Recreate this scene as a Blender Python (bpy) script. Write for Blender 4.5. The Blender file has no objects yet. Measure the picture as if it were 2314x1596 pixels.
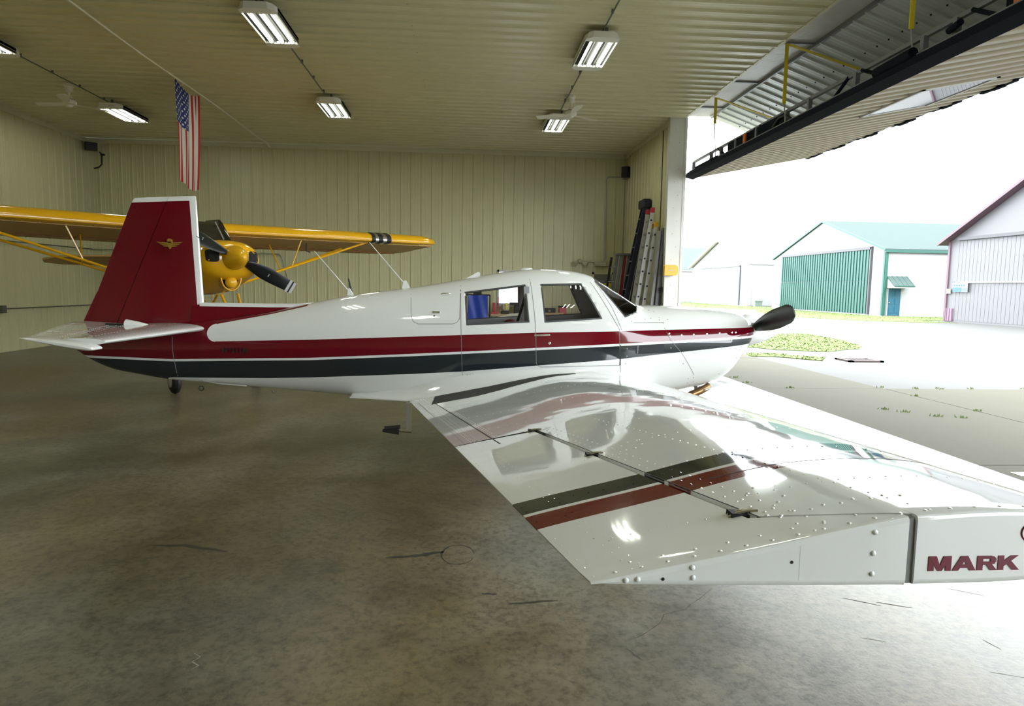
import bpy, bmesh, math, random
from mathutils import Vector, Matrix
random.seed(7)
PI = math.pi
S = bpy.context.scene
COL = S.collection
# ------------------------------------------------------------------ camera
FPX, YAW, PIT, ROL, EYE = 1500.0, .0705, .0986, .0165, 1.64
f = Vector((math.sin(YAW)*math.cos(PIT), math.cos(YAW)*math.cos(PIT), -math.sin(PIT)))
r = Vector((math.cos(YAW), -math.sin(YAW), 0)); d = f.cross(r)
r2 = r*math.cos(ROL) - d*math.sin(ROL); d2 = r*math.sin(ROL) + d*math.cos(ROL)
cam = bpy.data.cameras.new('camera'); co = bpy.data.objects.new('camera', cam); COL.objects.link(co)
M = Matrix((r2, -d2, -f)).transposed().to_4x4(); M.translation = (0, 0, EYE)
co.matrix_world = M
cam.sensor_fit = 'HORIZONTAL'; cam.sensor_width = 36; cam.lens = FPX/2314*36
cam.clip_start = .05; cam.clip_end = 500
S.camera = co
# ------------------------------------------------------------------ world, exposure
SKY = 9.6
w = bpy.data.worlds.new('world'); S.world = w; w.use_nodes = True
bg = w.node_tree.nodes['Background']; bg.inputs[0].default_value = (.90, .96, 1.0, 1); bg.inputs[1].default_value = SKY
S.view_settings.view_transform = 'Standard'; S.view_settings.look = 'None'
S.view_settings.exposure = .28; S.view_settings.gamma = 1; S.view_settings.use_curve_mapping = False
TUBE = 42.0

# ------------------------------------------------------------------ materials
def nn(nt, t, **kw):
    n = nt.nodes.new(t)
    for k, v in kw.items(): setattr(n, k, v)
    return n
def setin(nt, sock, v):
    if hasattr(v, 'links'): nt.links.new(v, sock)
    else: sock.default_value = v
def fm(nt, op, a, b=0.0, c=0.0):
    n = nn(nt, 'ShaderNodeMath', operation=op)
    setin(nt, n.inputs[0], a); setin(nt, n.inputs[1], b)
    if len(n.inputs) > 2: setin(nt, n.inputs[2], c)
    return n.outputs[0]
def mixc(nt, fac, a, b):
    n = nn(nt, 'ShaderNodeMix', data_type='RGBA')
    setin(nt, n.inputs[0], fac)
    setin(nt, n.inputs[6], a if hasattr(a, 'links') else (*a, 1)); setin(nt, n.inputs[7], b if hasattr(b, 'links') else (*b, 1))
    return n.outputs[2]
def noise(nt, scale, detail=3, vec=None, rough=.5):
    n = nn(nt, 'ShaderNodeTexNoise'); n.inputs['Scale'].default_value = scale; n.inputs['Detail'].default_value = detail
    n.inputs['Roughness'].default_value = rough
    if vec is not None: nt.links.new(vec, n.inputs['Vector'])
    return n.outputs['Fac']
def ocoord(nt): return nn(nt, 'ShaderNodeTexCoord').outputs['Object']
def mapping(nt, vec, sc):
    n = nn(nt, 'ShaderNodeMapping'); nt.links.new(vec, n.inputs[0]); n.inputs['Scale'].default_value = sc
    return n.outputs[0]
EX = .36   # darkens outdoor colours so the strong sky does not burn them out
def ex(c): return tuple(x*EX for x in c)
def mat(name, col, rough=.5, metal=0.0, var=.06, vs=6.0, bump=0.0, bs=20.0, coat=0.0, spec=.5, emit=0.0, wave=0.0):
    m = bpy.data.materials.new(name); m.use_nodes = True; nt = m.node_tree
    b = nt.nodes['Principled BSDF']
    b.inputs['Roughness'].default_value = rough; b.inputs['Metallic'].default_value = metal
    b.inputs['Coat Weight'].default_value = coat; b.inputs['Coat Roughness'].default_value = .02
    b.inputs['Specular IOR Level'].default_value = spec
    oc = ocoord(nt)
    if var > 0:
        c = mixc(nt, noise(nt, vs, 4, oc), tuple(x*(1-var) for x in col), tuple(min(1, x*(1+var)) for x in col))
        nt.links.new(c, b.inputs['Base Color'])
    else: b.inputs['Base Color'].default_value = (*col, 1)
    if bump > 0 or wave > 0:
        bn = nn(nt, 'ShaderNodeBump'); bn.inputs['Strength'].default_value = bump or wave
        bn.inputs['Distance'].default_value = .02 if bump else .05
        nt.links.new(noise(nt, bs, 3 if bump else 1, oc), bn.inputs['Height']); nt.links.new(bn.outputs[0], b.inputs['Normal'])
        if wave > 0 and coat > 0: nt.links.new(bn.outputs[0], b.inputs['Coat Normal'])
    if emit > 0:
        b.inputs['Emission Color'].default_value = (*col, 1); b.inputs['Emission Strength'].default_value = emit
    return m
WHITE = (.86, .87, .86); RED = (.15, .002, .011); DARK = (.020, .026, .032)
WAVE = .035
m_paint = mat('white_paint', WHITE, .06, coat=.5, var=.01, wave=WAVE, bs=5)
m_red = mat('red_paint', RED, .06, coat=.5, var=.03, wave=WAVE, bs=5)
m_dark = mat('charcoal_paint', DARK, .12, var=.05)
m_black = mat('black_rubber', (.012, .012, .013), .6)
m_walk = mat('walk_grit', (.045, .045, .043), .85, bump=.4, bs=300)
m_gap = mat('shadow_gap', (.01, .01, .01), .8)
m_seam = mat('panel_seam_grey', (.22, .23, .23), .5)
m_prop = mat('prop_black', (.010, .012, .014), .35)
m_chrome = mat('chrome', (.75, .75, .73), .18, 1.0)
m_alu = mat('aluminium', (.62, .62, .60), .38, .9, bump=.05)
m_dullalu = mat('dull_aluminium', (.30, .31, .32), .5, .6)
m_exh = mat('burnt_exhaust', (.25, .15, .07), .35, 1.0, var=.5, vs=18)
m_wall = mat('wall_steel', (.58, .56, .34), .38, var=.04, vs=2, spec=.4)
m_ceil = mat('ceiling_steel', (.63, .60, .38), .30, var=.05, vs=1.5, spec=.9)
m_trim = mat('trim_steel', (.60, .58, .40), .4, var=.05)
m_post = mat('post_steel', (.62, .61, .56), .4, var=.10, vs=3)
m_screw = mat('screw_head', (.25, .24, .2), .4, .6)
m_soffit = mat('door_liner_steel', (.66, .68, .66), .3, .15, var=.12, vs=2)
m_skin = mat('door_skin_beige', (.34, .295, .20), .45, var=.05)
m_insul = mat('white_insulation_film', (.55, .53, .50), .3, bump=.5, bs=14, var=.1)
m_truss = mat('dark_steel_frame', (.006, .008, .014), .8, var=.2, vs=5, spec=.08)
m_strap = mat('yellow_webbing', (.62, .50, .02), .6)
m_cable = mat('grey_cable', (.25, .25, .24), .5)
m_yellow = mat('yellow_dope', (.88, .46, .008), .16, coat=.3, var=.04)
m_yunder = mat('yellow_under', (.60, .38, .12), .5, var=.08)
m_dkglass = mat('dark_window', (.03, .03, .02), .05, var=.2)
m_fix = mat('fixture_white', (.78, .77, .70), .4)
m_refl = mat('fixture_reflector', (.012, .012, .011), .6, spec=.1)
m_tube = mat('lit_tube', (.96, 1.0, .86), .5, var=0, emit=TUBE)
m_fan = mat('fan_cream', (.80, .78, .66), .4)
m_rope = mat('white_rope', (.85, .82, .70), .8)
m_spk = mat('black_box', (.012, .012, .02), .5)
m_cond = mat('conduit', (.38, .38, .34), .45, .5)
m_conddk = mat('conduit_dark', (.13, .14, .12), .5, .3)
m_gwall = mat('pale_steel', (.55, .55, .54), .5, var=.03)
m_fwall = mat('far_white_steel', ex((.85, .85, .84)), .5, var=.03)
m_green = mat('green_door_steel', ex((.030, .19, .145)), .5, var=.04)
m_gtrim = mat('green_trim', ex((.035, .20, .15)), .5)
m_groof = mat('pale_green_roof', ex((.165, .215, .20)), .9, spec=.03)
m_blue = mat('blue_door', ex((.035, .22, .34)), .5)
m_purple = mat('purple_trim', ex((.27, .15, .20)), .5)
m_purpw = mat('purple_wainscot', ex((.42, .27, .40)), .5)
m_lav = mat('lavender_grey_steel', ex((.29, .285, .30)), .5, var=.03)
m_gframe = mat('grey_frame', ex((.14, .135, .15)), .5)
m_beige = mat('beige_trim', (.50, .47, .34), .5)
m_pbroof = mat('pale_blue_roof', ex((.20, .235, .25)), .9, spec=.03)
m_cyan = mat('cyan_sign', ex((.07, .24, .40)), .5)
m_orange = mat('orange_sign', (.75, .20, .06), .5)
m_text = mat('text_red', (.15, .003, .02), .3, var=0)
m_nnum = mat('text_charcoal', (.035, .02, .024), .4, var=0)
m_gold = mat('gold_emblem', (.45, .26, .04), .4, .3)
m_seat = mat('red_seat', (.16, .01, .02), .8)
m_cabin = mat('cabin_trim_grey', (.33, .33, .33), .6)
m_fibre = mat('dark_blue_fibreglass', (.012, .013, .035), .45)
m_greyladder = mat('grey_fibreglass', (.14, .14, .15), .5, var=.1)
m_redlabel = mat('red_board', (.22, .02, .04), .5)
m_redcap = mat('red_plastic', (.50, .02, .04), .4)
m_yelplastic = mat('yellow_plastic', (.80, .42, .01), .4)
m_yladder = mat('yellow_fibreglass', (.75, .62, .02), .4)
m_wood = mat('bench_wood', (.42, .28, .15), .6, var=.2, vs=12)
m_tarp = mat('blue_tarp', (.01, .05, .42), .45, bump=.2, bs=8)
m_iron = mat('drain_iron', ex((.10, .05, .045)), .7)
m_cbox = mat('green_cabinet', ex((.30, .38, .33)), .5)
m_tail = mat('wheel_grey', (.55, .55, .52), .4)
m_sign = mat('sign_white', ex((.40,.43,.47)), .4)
m_orangestrap = mat('orange_strap', (.55, .12, .01), .5)

def glass(name, col=(1, 1, 1), base=.06, tint=.9):
    m = bpy.data.materials.new(name); m.use_nodes = True; nt = m.node_tree
    nt.nodes.remove(nt.nodes['Principled BSDF']); out = nt.nodes['Material Output']
    t = nn(nt, 'ShaderNodeBsdfTransparent'); t.inputs[0].default_value = (col[0]*tint, col[1]*tint, col[2]*tint, 1)
    g = nn(nt, 'ShaderNodeBsdfGlossy'); g.inputs['Roughness'].default_value = .01
    lw = nn(nt, 'ShaderNodeLayerWeight'); lw.inputs[0].default_value = .25
    mx = nn(nt, 'ShaderNodeMixShader')
    nt.links.new(fm(nt, 'MULTIPLY_ADD', lw.outputs['Fresnel'], .8, base*.5), mx.inputs[0])
    nt.links.new(t.outputs[0], mx.inputs[1]); nt.links.new(g.outputs[0], mx.inputs[2]); nt.links.new(mx.outputs[0], out.inputs[0])
    return m
m_glass = glass('clear_acrylic')
m_mirror = glass('door_glass', (.35, .36, .38), .5, .6)

# concrete floor -----------------------------------------------------
def floor_mat():
    m = bpy.data.materials.new('sealed_concrete'); m.use_nodes = True; nt = m.node_tree; b = nt.nodes['Principled BSDF']
    oc = ocoord(nt)
    big = noise(nt, .45, 5, oc, .6); mid = noise(nt, 1.6, 6, oc, .65); fine = noise(nt, 26, 6, oc, .7)
    rust = noise(nt, .5, 4, mapping(nt, oc, (1, .6, 1)), .55)
    cr = nn(nt, 'ShaderNodeValToRGB'); nt.links.new(big, cr.inputs[0])
    e = cr.color_ramp.elements; e[0].position = .30; e[0].color = (.105, .092, .055, 1); e[1].position = .70; e[1].color = (.215, .208, .168, 1)
    c = mixc(nt, fm(nt, 'MINIMUM', fm(nt, 'MULTIPLY', fm(nt, 'MAXIMUM', fm(nt, 'SUBTRACT', rust, .50), 0.0), 4.5), .8), cr.outputs[0], (.165, .118, .05))
    n2 = nn(nt, 'ShaderNodeMix', data_type='RGBA'); n2.blend_type = 'MULTIPLY'; n2.inputs[0].default_value = .75
    r2_ = nn(nt, 'ShaderNodeValToRGB'); nt.links.new(mid, r2_.inputs[0])
    r2_.color_ramp.elements[0].position = .3; r2_.color_ramp.elements[0].color = (.42, .42, .38, 1)
    r2_.color_ramp.elements[1].position = .62; r2_.color_ramp.elements[1].color = (1.3, 1.3, 1.3, 1)
    nt.links.new(c, n2.inputs[6]); nt.links.new(r2_.outputs[0], n2.inputs[7])
    n3 = nn(nt, 'ShaderNodeMix', data_type='RGBA'); n3.blend_type = 'MULTIPLY'; n3.inputs[0].default_value = .7
    r3 = nn(nt, 'ShaderNodeValToRGB'); nt.links.new(fine, r3.inputs[0])
    r3.color_ramp.elements[0].position = .34; r3.color_ramp.elements[0].color = (.42, .42, .40, 1)
    r3.color_ramp.elements[1].position = .55; r3.color_ramp.elements[1].color = (1.22, 1.22, 1.22, 1)
    nt.links.new(n2.outputs[2], n3.inputs[6]); nt.links.new(r3.outputs[0], n3.inputs[7])
    # small dark oil spots
    sp = noise(nt, 3.3, 3, mapping(nt, oc, (.8, 1.7, 1)), .5)
    sw = noise(nt, 9, 5, oc, .7)
    k1 = nn(nt, 'ShaderNodeMapRange'); nt.links.new(fm(nt, 'MULTIPLY_ADD', sw, .12, sp), k1.inputs[0]); k1.inputs[1].default_value = .70; k1.inputs[2].default_value = .80
    c4 = mixc(nt, fm(nt, 'MULTIPLY', k1.outputs[0], .28), n3.outputs[2], (.06, .055, .04))
    nt.links.new(c4, b.inputs['Base Color'])
    rr = fm(nt, 'MULTIPLY_ADD', mid, .22, .22)
    b.inputs['Specular IOR Level'].default_value = .32
    nt.links.new(rr, b.inputs['Roughness'])
    bn = nn(nt, 'ShaderNodeBump'); bn.inputs['Strength'].default_value = .12; bn.inputs['Distance'].default_value = .01
    nt.links.new(fine, bn.inputs['Height']); nt.links.new(bn.outputs[0], b.inputs['Normal'])
    return m
m_floor = floor_mat()
def ground_mat(name, a, b_, sc=2.0, fs=60):
    m = bpy.data.materials.new(name); m.use_nodes = True; nt = m.node_tree; b = nt.nodes['Principled BSDF']
    oc = ocoord(nt); n1 = noise(nt, sc, 5, oc, .6); n2 = noise(nt, fs, 3, oc, .6)
    c = mixc(nt, fm(nt, 'MULTIPLY_ADD', n2, .5, fm(nt, 'MULTIPLY', n1, .5)), a, b_)
    nt.links.new(c, b.inputs['Base Color']); b.inputs['Roughness'].default_value = .85; b.inputs['Specular IOR Level'].default_value = .2
    return m
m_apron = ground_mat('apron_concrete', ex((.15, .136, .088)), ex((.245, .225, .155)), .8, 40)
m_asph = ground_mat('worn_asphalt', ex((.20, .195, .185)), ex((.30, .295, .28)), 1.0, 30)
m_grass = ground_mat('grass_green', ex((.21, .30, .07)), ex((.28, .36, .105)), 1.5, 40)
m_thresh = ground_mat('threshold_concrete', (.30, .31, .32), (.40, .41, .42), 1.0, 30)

# aeroplane paint, in body coordinates --------------------------------
def fcurve(nt, x, pts, lo, hi):
    # x in metres along the body -> z in metres
    u = fm(nt, 'MULTIPLY', fm(nt, 'ADD', x, 4.0), 1/8.0)
    n = nn(nt, 'ShaderNodeFloatCurve'); nt.links.new(u, n.inputs['Value'])
    c = n.mapping.curves[0]; pp = [((X+4)/8, (z-lo)/(hi-lo)) for X, z in pts]
    c.points[0].location = pp[0]; c.points[1].location = pp[-1]
    for p in pp[1:-1]: c.points.new(*p)
    for p in c.points: p.handle_type = 'VECTOR'
    n.mapping.update()
    return fm(nt, 'MULTIPLY_ADD', n.outputs[0], hi-lo, lo)
def paint_mat(kind):
    m = mat('airframe_paint_'+kind, WHITE, .06, coat=.5, var=0, wave=WAVE*(1.15 if kind == 'wing' else .5), bs=4 if kind == 'wing' else 3); nt = m.node_tree
    b = nt.nodes['Principled BSDF']
    sx = nn(nt, 'ShaderNodeSeparateXYZ'); nt.links.new(ocoord(nt), sx.inputs[0]); X, Y, Z = sx.outputs
    if kind == 'body':
        rt = fcurve(nt, X, [(-3.9, 1.03), (-2.38, 1.085), (-1.45, 1.122), (-.497, 1.172), (0, 1.199), (.68, 1.231), (1.42, 1.251), (1.84, 1.267), (3.4, 1.312)], 0, 2)
        pt = fcurve(nt, X, [(-3.9, .945), (-3.64, .928), (-2.77, .908), (-1.45, .952), (-.496, 1.012), (-.047, 1.043), (.683, 1.092), (1.425, 1.136), (1.85, 1.160), (3.4, 1.255)], 0, 2)
        dt = fm(nt, 'SUBTRACT', pt, .022)
        db = fcurve(nt, X, [(-3.9, .5), (-3.0, .6), (-2.84, .724), (-2.52, .728), (-1.88, .74), (-1.455, .76), (-.496, .822), (-.025, .858), (.686, .928), (1.43, .992), (1.85, 1.043), (2.73, 1.136), (3.4, 1.2)], 0, 2)
        ct = fcurve(nt, X, [(-3.9, .9), (-2.62, .9), (-2.46, 1.20), (-2.40, 1.232), (-2.356, 1.248), (-1.866, 1.345), (-1.50, 1.434), (-1.40, 1.9), (3.9, 1.9)], 0, 2)
        above = fm(nt, 'GREATER_THAN', Z, pt)
        # rounded end of the white panel
        inred = fm(nt, 'MAXIMUM', fm(nt, 'LESS_THAN', Z, rt), fm(nt, 'GREATER_THAN', Z, ct))
        dx = fm(nt, 'SUBTRACT', X, -2.36); dz = fm(nt, 'SUBTRACT', Z, 1.166)
        rr = fm(nt, 'ADD', fm(nt, 'MULTIPLY', dx, dx), fm(nt, 'MULTIPLY', dz, dz))
        endc = fm(nt, 'MULTIPLY', fm(nt, 'LESS_THAN', X, -2.36), fm(nt, 'GREATER_THAN', rr, .083*.083))
        inred = fm(nt, 'MAXIMUM', fm(nt, 'MINIMUM', inred, fm(nt, 'GREATER_THAN', X, -2.36)), endc)
        topw = fm(nt, 'MAXIMUM', fm(nt, 'LESS_THAN', X, -1.5), fm(nt, 'LESS_THAN', Z, rt))
        red = fm(nt, 'MULTIPLY', fm(nt, 'MULTIPLY', above, inred), topw)
        dark = fm(nt, 'MULTIPLY', fm(nt, 'LESS_THAN', Z, dt), fm(nt, 'GREATER_THAN', Z, db))
    elif kind == 'wing':
        v = fm(nt, 'SUBTRACT', fm(nt, 'MULTIPLY', fm(nt, 'ABSOLUTE', Y), -1), fm(nt, 'MULTIPLY', fm(nt, 'SUBTRACT', X, .15), .15))
        v = fm(nt, 'ADD', v, 6.6)   # distance of the strip from the eye plane
        red = fm(nt, 'MULTIPLY', fm(nt, 'GREATER_THAN', v, 1.668), fm(nt, 'LESS_THAN', v, 1.797))
        dark = fm(nt, 'MULTIPLY', fm(nt, 'GREATER_THAN', v, 1.822), fm(nt, 'LESS_THAN', v, 1.957))
    elif kind == 'fin':
        le = fm(nt, 'MULTIPLY_ADD', fm(nt, 'SUBTRACT', Z, 1.42), -.0465, -2.513)
        top = fm(nt, 'MULTIPLY_ADD', fm(nt, 'SUBTRACT', X, -2.561), .053, 2.453)
        wl = fm(nt, 'GREATER_THAN', X, fm(nt, 'SUBTRACT', le, .058)); wt = fm(nt, 'GREATER_THAN', Z, fm(nt, 'SUBTRACT', top, .045))
        red = fm(nt, 'SUBTRACT', 1.0, fm(nt, 'MAXIMUM', wl, wt)); dark = None
    c = mixc(nt, red, WHITE, RED)
    if dark is not None: c = mixc(nt, dark, c, DARK)
    nt.links.new(c, b.inputs['Base Color'])
    return m
m_body = paint_mat('body'); m_wing = paint_mat('wing'); m_fin = paint_mat('fin')

# ------------------------------------------------------------------ mesh helpers
ORG = {}
def tag(o, label=None, cat=None, group=None, kind=None):
    if label: o['label'] = label
    if cat: o['category'] = cat
    if group: o['group'] = group
    if kind: o['kind'] = kind
    return o
def thing(name, label, cat, loc=(0, 0, 0), rz=0, group=None, kind=None):
    o = bpy.data.objects.new(name, None); COL.objects.link(o); o.location = loc; o.rotation_euler = (0, 0, rz)
    o.empty_display_size = .1
    ORG[o] = Vector(loc) if rz == 0 else Vector((0, 0, 0))
    return tag(o, label, cat, group, kind)
class MB:
    def __init__(s): s.v = []; s.f = []
    def add(s, vs, fs):
        n = len(s.v); s.v += [tuple(v) for v in vs]; s.f += [tuple(i+n for i in q) for q in fs]; return s
    def box(s, c, sz, rot=None):
        x, y, z = sz[0]/2, sz[1]/2, sz[2]/2
        vs = [Vector((a*x, b*y, e*z)) for a in (-1, 1) for b in (-1, 1) for e in (-1, 1)]
        if rot is not None: vs = [rot @ v for v in vs]
        vs = [v+Vector(c) for v in vs]
        return s.add(vs, [(0, 1, 3, 2), (4, 6, 7, 5), (0, 4, 5, 1), (2, 3, 7, 6), (0, 2, 6, 4), (1, 5, 7, 3)])
    def bb(s, a, b): return s.box([(a[i]+b[i])/2 for i in range(3)], [abs(b[i]-a[i]) for i in range(3)])
    def tube(s, path, rad, n=8, caps=True):
        path = [Vector(p) for p in path]; rads = rad if isinstance(rad, (list, tuple)) else [rad]*len(path)
        rings = []; up = None
        for i, p in enumerate(path):
            t = (path[min(i+1, len(path)-1)]-path[max(i-1, 0)]).normalized()
            if up is None: up = Vector((0, 0, 1)) if abs(t.z) < .9 else Vector((1, 0, 0))
            a = t.cross(up).normalized(); b = a.cross(t).normalized(); up = b
            rings.append([p+(a*math.cos(2*PI*k/n)+b*math.sin(2*PI*k/n))*rads[i] for k in range(n)])
        return s.loft(rings, caps)
    def loft(s, rings, caps=True, closed=True):
        n = len(rings[0]); vs = [v for rg in rings for v in rg]; fs = []
        for i in range(len(rings)-1):
            for k in range(n if closed else n-1):
                k2 = (k+1) % n; fs.append((i*n+k, i*n+k2, (i+1)*n+k2, (i+1)*n+k))
        s.add(vs, fs)
        if caps:
            s.add(rings[0], [tuple(range(n-1, -1, -1))]); s.add(rings[-1], [tuple(range(n))])
        return s
    def prism(s, poly, a, b, axis='y'):
        def P(u, v, t): return {'y': (u, t, v), 'x': (t, u, v), 'z': (u, v, t)}[axis]
        n = len(poly)
        return s.loft([[P(u, v, a) for u, v in poly], [P(u, v, b) for u, v in poly]])
    def sphere(s, c, rx, ry=None, rz=None, n=16, m=10):
        ry = ry or rx; rz = rz or rx; c = Vector(c)
        return s.loft([[c+Vector((rx*math.cos(2*PI*k/n)*math.sin(PI*(j+.02)/(m+.04)), ry*math.sin(2*PI*k/n)*math.sin(PI*(j+.02)/(m+.04)), rz*math.cos(PI*(j+.02)/(m+.04)))) for k in range(n)] for j in range(m+1)])
    def lathe(s, c, prof, axis, n=20):
        # prof: (distance along axis, radius)
        ax = Vector(axis).normalized(); u = ax.orthogonal().normalized(); w_ = ax.cross(u)
        return s.loft([[Vector(c)+ax*t+(u*math.cos(2*PI*k/n)+w_*math.sin(2*PI*k/n))*max(rr, 1e-4) for k in range(n)] for t, rr in prof])
    def build(s, name, m, parent=None, smooth=False, local=False, bevel=0, **tg):
        off = Vector((0, 0, 0))
        if parent is not None: off = Vector((0, 0, 0)) if local else ORG[parent]
        elif not local:
            xs = [v[0] for v in s.v]; ys = [v[1] for v in s.v]; zs = [v[2] for v in s.v]
            off = Vector(((min(xs)+max(xs))/2, (min(ys)+max(ys))/2, min(zs)))
        me = bpy.data.meshes.new(name); me.from_pydata([tuple(Vector(v)-off) for v in s.v], [], s.f); me.materials.append(m)
        bm = bmesh.new(); bm.from_mesh(me); bmesh.ops.recalc_face_normals(bm, faces=bm.faces)
        if bevel > 0:
            bmesh.ops.remove_doubles(bm, verts=bm.verts, dist=1e-5)
            bmesh.ops.bevel(bm, geom=[e for e in bm.edges if len(e.link_faces) == 2 and e.calc_face_angle(0) > .6], offset=bevel, segments=2, affect='EDGES', profile=.5)
        bm.to_mesh(me); bm.free()
        if smooth:
            for p in me.polygons: p.use_smooth = True
            if smooth == 'auto': me.set_sharp_from_angle(angle=.6)
        o = bpy.data.objects.new(name, me); COL.objects.link(o)
        if parent is not None: o.parent = parent; ORG[o] = off
        else: o.location = off; ORG[o] = off
        return tag(o, **tg)
def inst(src, name, parent, loc, rot=None, scale=None):
    o = src.copy(); COL.objects.link(o); o.name = name; o.parent = parent
    o.location = Vector(loc)-(ORG[parent] if parent is not None else Vector()); 
    if rot is not None: o.rotation_euler = rot
    if scale is not None: o.scale = scale
    return o
def copy_tree(o, parent=None):
    c = o.copy(); COL.objects.link(c); c.parent = parent
    for ch in list(o.children):
        copy_tree(ch, c)
    return c
ST = 'structure'
# ------------------------------------------------------------------ the hangar shell
XL, XR, YB, YF, HC = -10.35, 4.6, 19.3, -7.0, 5.5
XO = 4.9; YP = 15.05; YO = -4.5
fl = MB().bb((XL-.2, YF-.2, -.25), (XO-.28, YB+.2, 0)).build('floor', m_floor, kind=ST)
m_stain = mat('oil_stain', (.055, .052, .038), .4, var=.3, vs=20)
m_crack = mat('floor_crack', (.09, .085, .07), .8)
def floor_mark(name, pts, wd, m, n=6, jit_=.25):
    rr = []; Q = []
    P = [Vector((x, y, 0)) for x, y in pts]
    for a, b in zip(P, P[1:]):
        Q += [a.lerp(b, k/n) for k in range(n)]
    Q.append(P[-1])
    for i, q in enumerate(Q):
        t = (Q[min(i+1, len(Q)-1)]-Q[max(i-1, 0)]).normalized(); nv = Vector((-t.y, t.x, 0)); e = math.sin(PI*(i+.3)/(len(Q)-.4))**.4
        w1 = wd*(1+random.uniform(-jit_, jit_)*2)*e; w2 = wd*(1+random.uniform(-jit_, jit_)*2)*e
        rr.append([q+nv*w1+Vector((0, 0, .0008)), q-nv*w2+Vector((0, 0, .0008))])
    mb = MB(); mb.loft(rr, caps=False, closed=False); return mb.build(name, m, fl)
floor_mark('oil_stain', [(-.47, 3.91), (-.29, 3.94), (-.12, 3.99)], .022, m_stain)
floor_mark('oil_stain', [(.10, 3.42), (.18, 3.41)], .012, m_stain)
floor_mark('oil_stain', [(-1.94, 4.15), (-1.7, 4.13), (-1.44, 4.03)], .018, m_stain)
floor_mark('oil_stain', [(.24, 3.30), (.5, 3.33)], .010, m_stain)
floor_mark('ring_stain', [(-.035+.10*math.cos(k*PI/10), 3.95+.15*math.sin(k*PI/10)) for k in range(20)], .006, m_stain, n=2)
floor_mark('crack', [(1.38, 3.45), (1.27, 3.33), (1.19, 3.26), (1.15, 3.21), (1.02, 3.16), (.97, 3.07), (.85, 2.96), (.76, 2.91)], .0022, m_crack, jit_=.4)
for a_, b_, w_ in (((2.48, 2.86), (2.50, 2.77), .0022), ((2.2, 3.25), (2.35, 3.18), .004), ((2.05, 3.30), (2.2, 3.21), .003), ((2.30, 2.6), (2.42, 2.55), .0015), ((1.9, 2.9), (2.0, 2.86), .0015), ((2.7, 3.4), (2.85, 3.3), .002), ((-.6, 4.6), (-.5, 4.55), .003), ((.75, 2.85), (.80, 2.75), .004)):
    floor_mark('scuff', [a_, b_], w_, m_crack)
floor_mark('thread', [(-1.19, 2.89), (-1.15, 2.86), (-1.17, 2.82), (-1.13, 2.79), (-1.15, 2.76)], .002, mat('pale_thread', (.5, .5, .46), .8))
def ribbed(width, length, pitch=.292, h=.02, minor=True):
    # sheet in local XY plane (X across the ribs, Y along), ribs rise to +Z
    pr = []; n = round(width/pitch)
    for i in range(n):
        x = i*pitch
        pr += [(x, 0), (x+.012, h), (x+.034, h), (x+.046, 0)]
        if minor:
            for q in (.125, .205): pr += [(x+q, 0), (x+q+.006, .003), (x+q+.020, .003), (x+q+.026, 0)]
    pr.append((n*pitch, 0))
    vs = [(x, 0, z) for x, z in pr]+[(x, length, z) for x, z in pr]; k = len(pr)
    return vs, [(i, i+1, k+i+1, k+i) for i in range(k-1)]
def sheet_mesh(name, m, width, length, **kw):
    vs, fs = ribbed(width, length, **kw); me = bpy.data.meshes.new(name); me.from_pydata(vs, [], fs); me.materials.append(m); return me
def place(me, name, parent, mat4):
    o = bpy.data.objects.new(name, me); COL.objects.link(o); o.parent = parent
    loc = parent.location if parent is not None else Vector()
    o.matrix_local = Matrix.Translation(-loc) @ mat4
    ORG[o] = Vector()
    return o
def basis(ax, ay, az, o):
    m = Matrix((ax, ay, az)).transposed().to_4x4(); m.translation = o; return m
wb = MB().bb((XL-.2, YB+.03, 0), (XO, YB+.2, HC)).build('wall_back', m_wall, kind=ST)
wl = MB().bb((XL-.2, YF-.2, 0), (XL-.03, YB+.2, HC)).build('wall_left', m_wall, kind=ST)
wf = MB().bb((XL-.2, YF-.2, 0), (XO, YF-.03, HC)).build('wall_front', m_wall, kind=ST)
wr = MB().bb((XR+.03, YP+.02, 0), (XO, YB+.2, HC)).build('wall_right', m_wall, kind=ST)
ce = MB().bb((XL-.2, YF-.2, HC+.03), (XO-.03, YB+.2, HC+.2)).build('ceiling', m_ceil, kind=ST)
PW = .876
me = sheet_mesh('wall_sheet', m_wall, PW, HC-.11, h=.026)
k = 0; x = XL
# window opening cut as a shorter pair of sheets
while x < XR-.1:
    place(me, 'panel', wb, basis((1, 0, 0), (0, 0, 1), (0, -1, 0), (x, YB, 0))); x += PW
y = YB-PW*.999
while y > YF:
    place(me, 'panel', wl, basis((0, 1, 0), (0, 0, 1), (1, 0, 0), (XL, y, 0))); y -= PW
y = YB-PW
while y > YP-.1:
    place(me, 'panel', wr, basis((0, 1, 0), (0, 0, 1), (-1, 0, 0), (XR, y, 0))); y -= PW
place(sheet_mesh('wall_sheet_narrow', m_wall, .584, HC-.11), 'panel', wr, basis((0, 1, 0), (0, 0, 1), (-1, 0, 0), (XR, YP+.09, 0)))
XM = -.86
m1 = sheet_mesh('ceiling_sheet', m_ceil, PW, XM+.03-XL, h=.030); m2 = sheet_mesh('ceiling_sheet_b', m_ceil, PW, XO-.05-XM, h=.030)
y = YB
while y > YF:
    y -= PW
    place(m1, 'panel', ce, basis((0, 1, 0), (1, 0, 0), (0, 0, -1), (XL, y, HC+.004)))
    place(m2, 'panel', ce, basis((0, 1, 0), (1, 0, 0), (0, 0, -1), (XM, y, HC)))
mb = MB()
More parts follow.
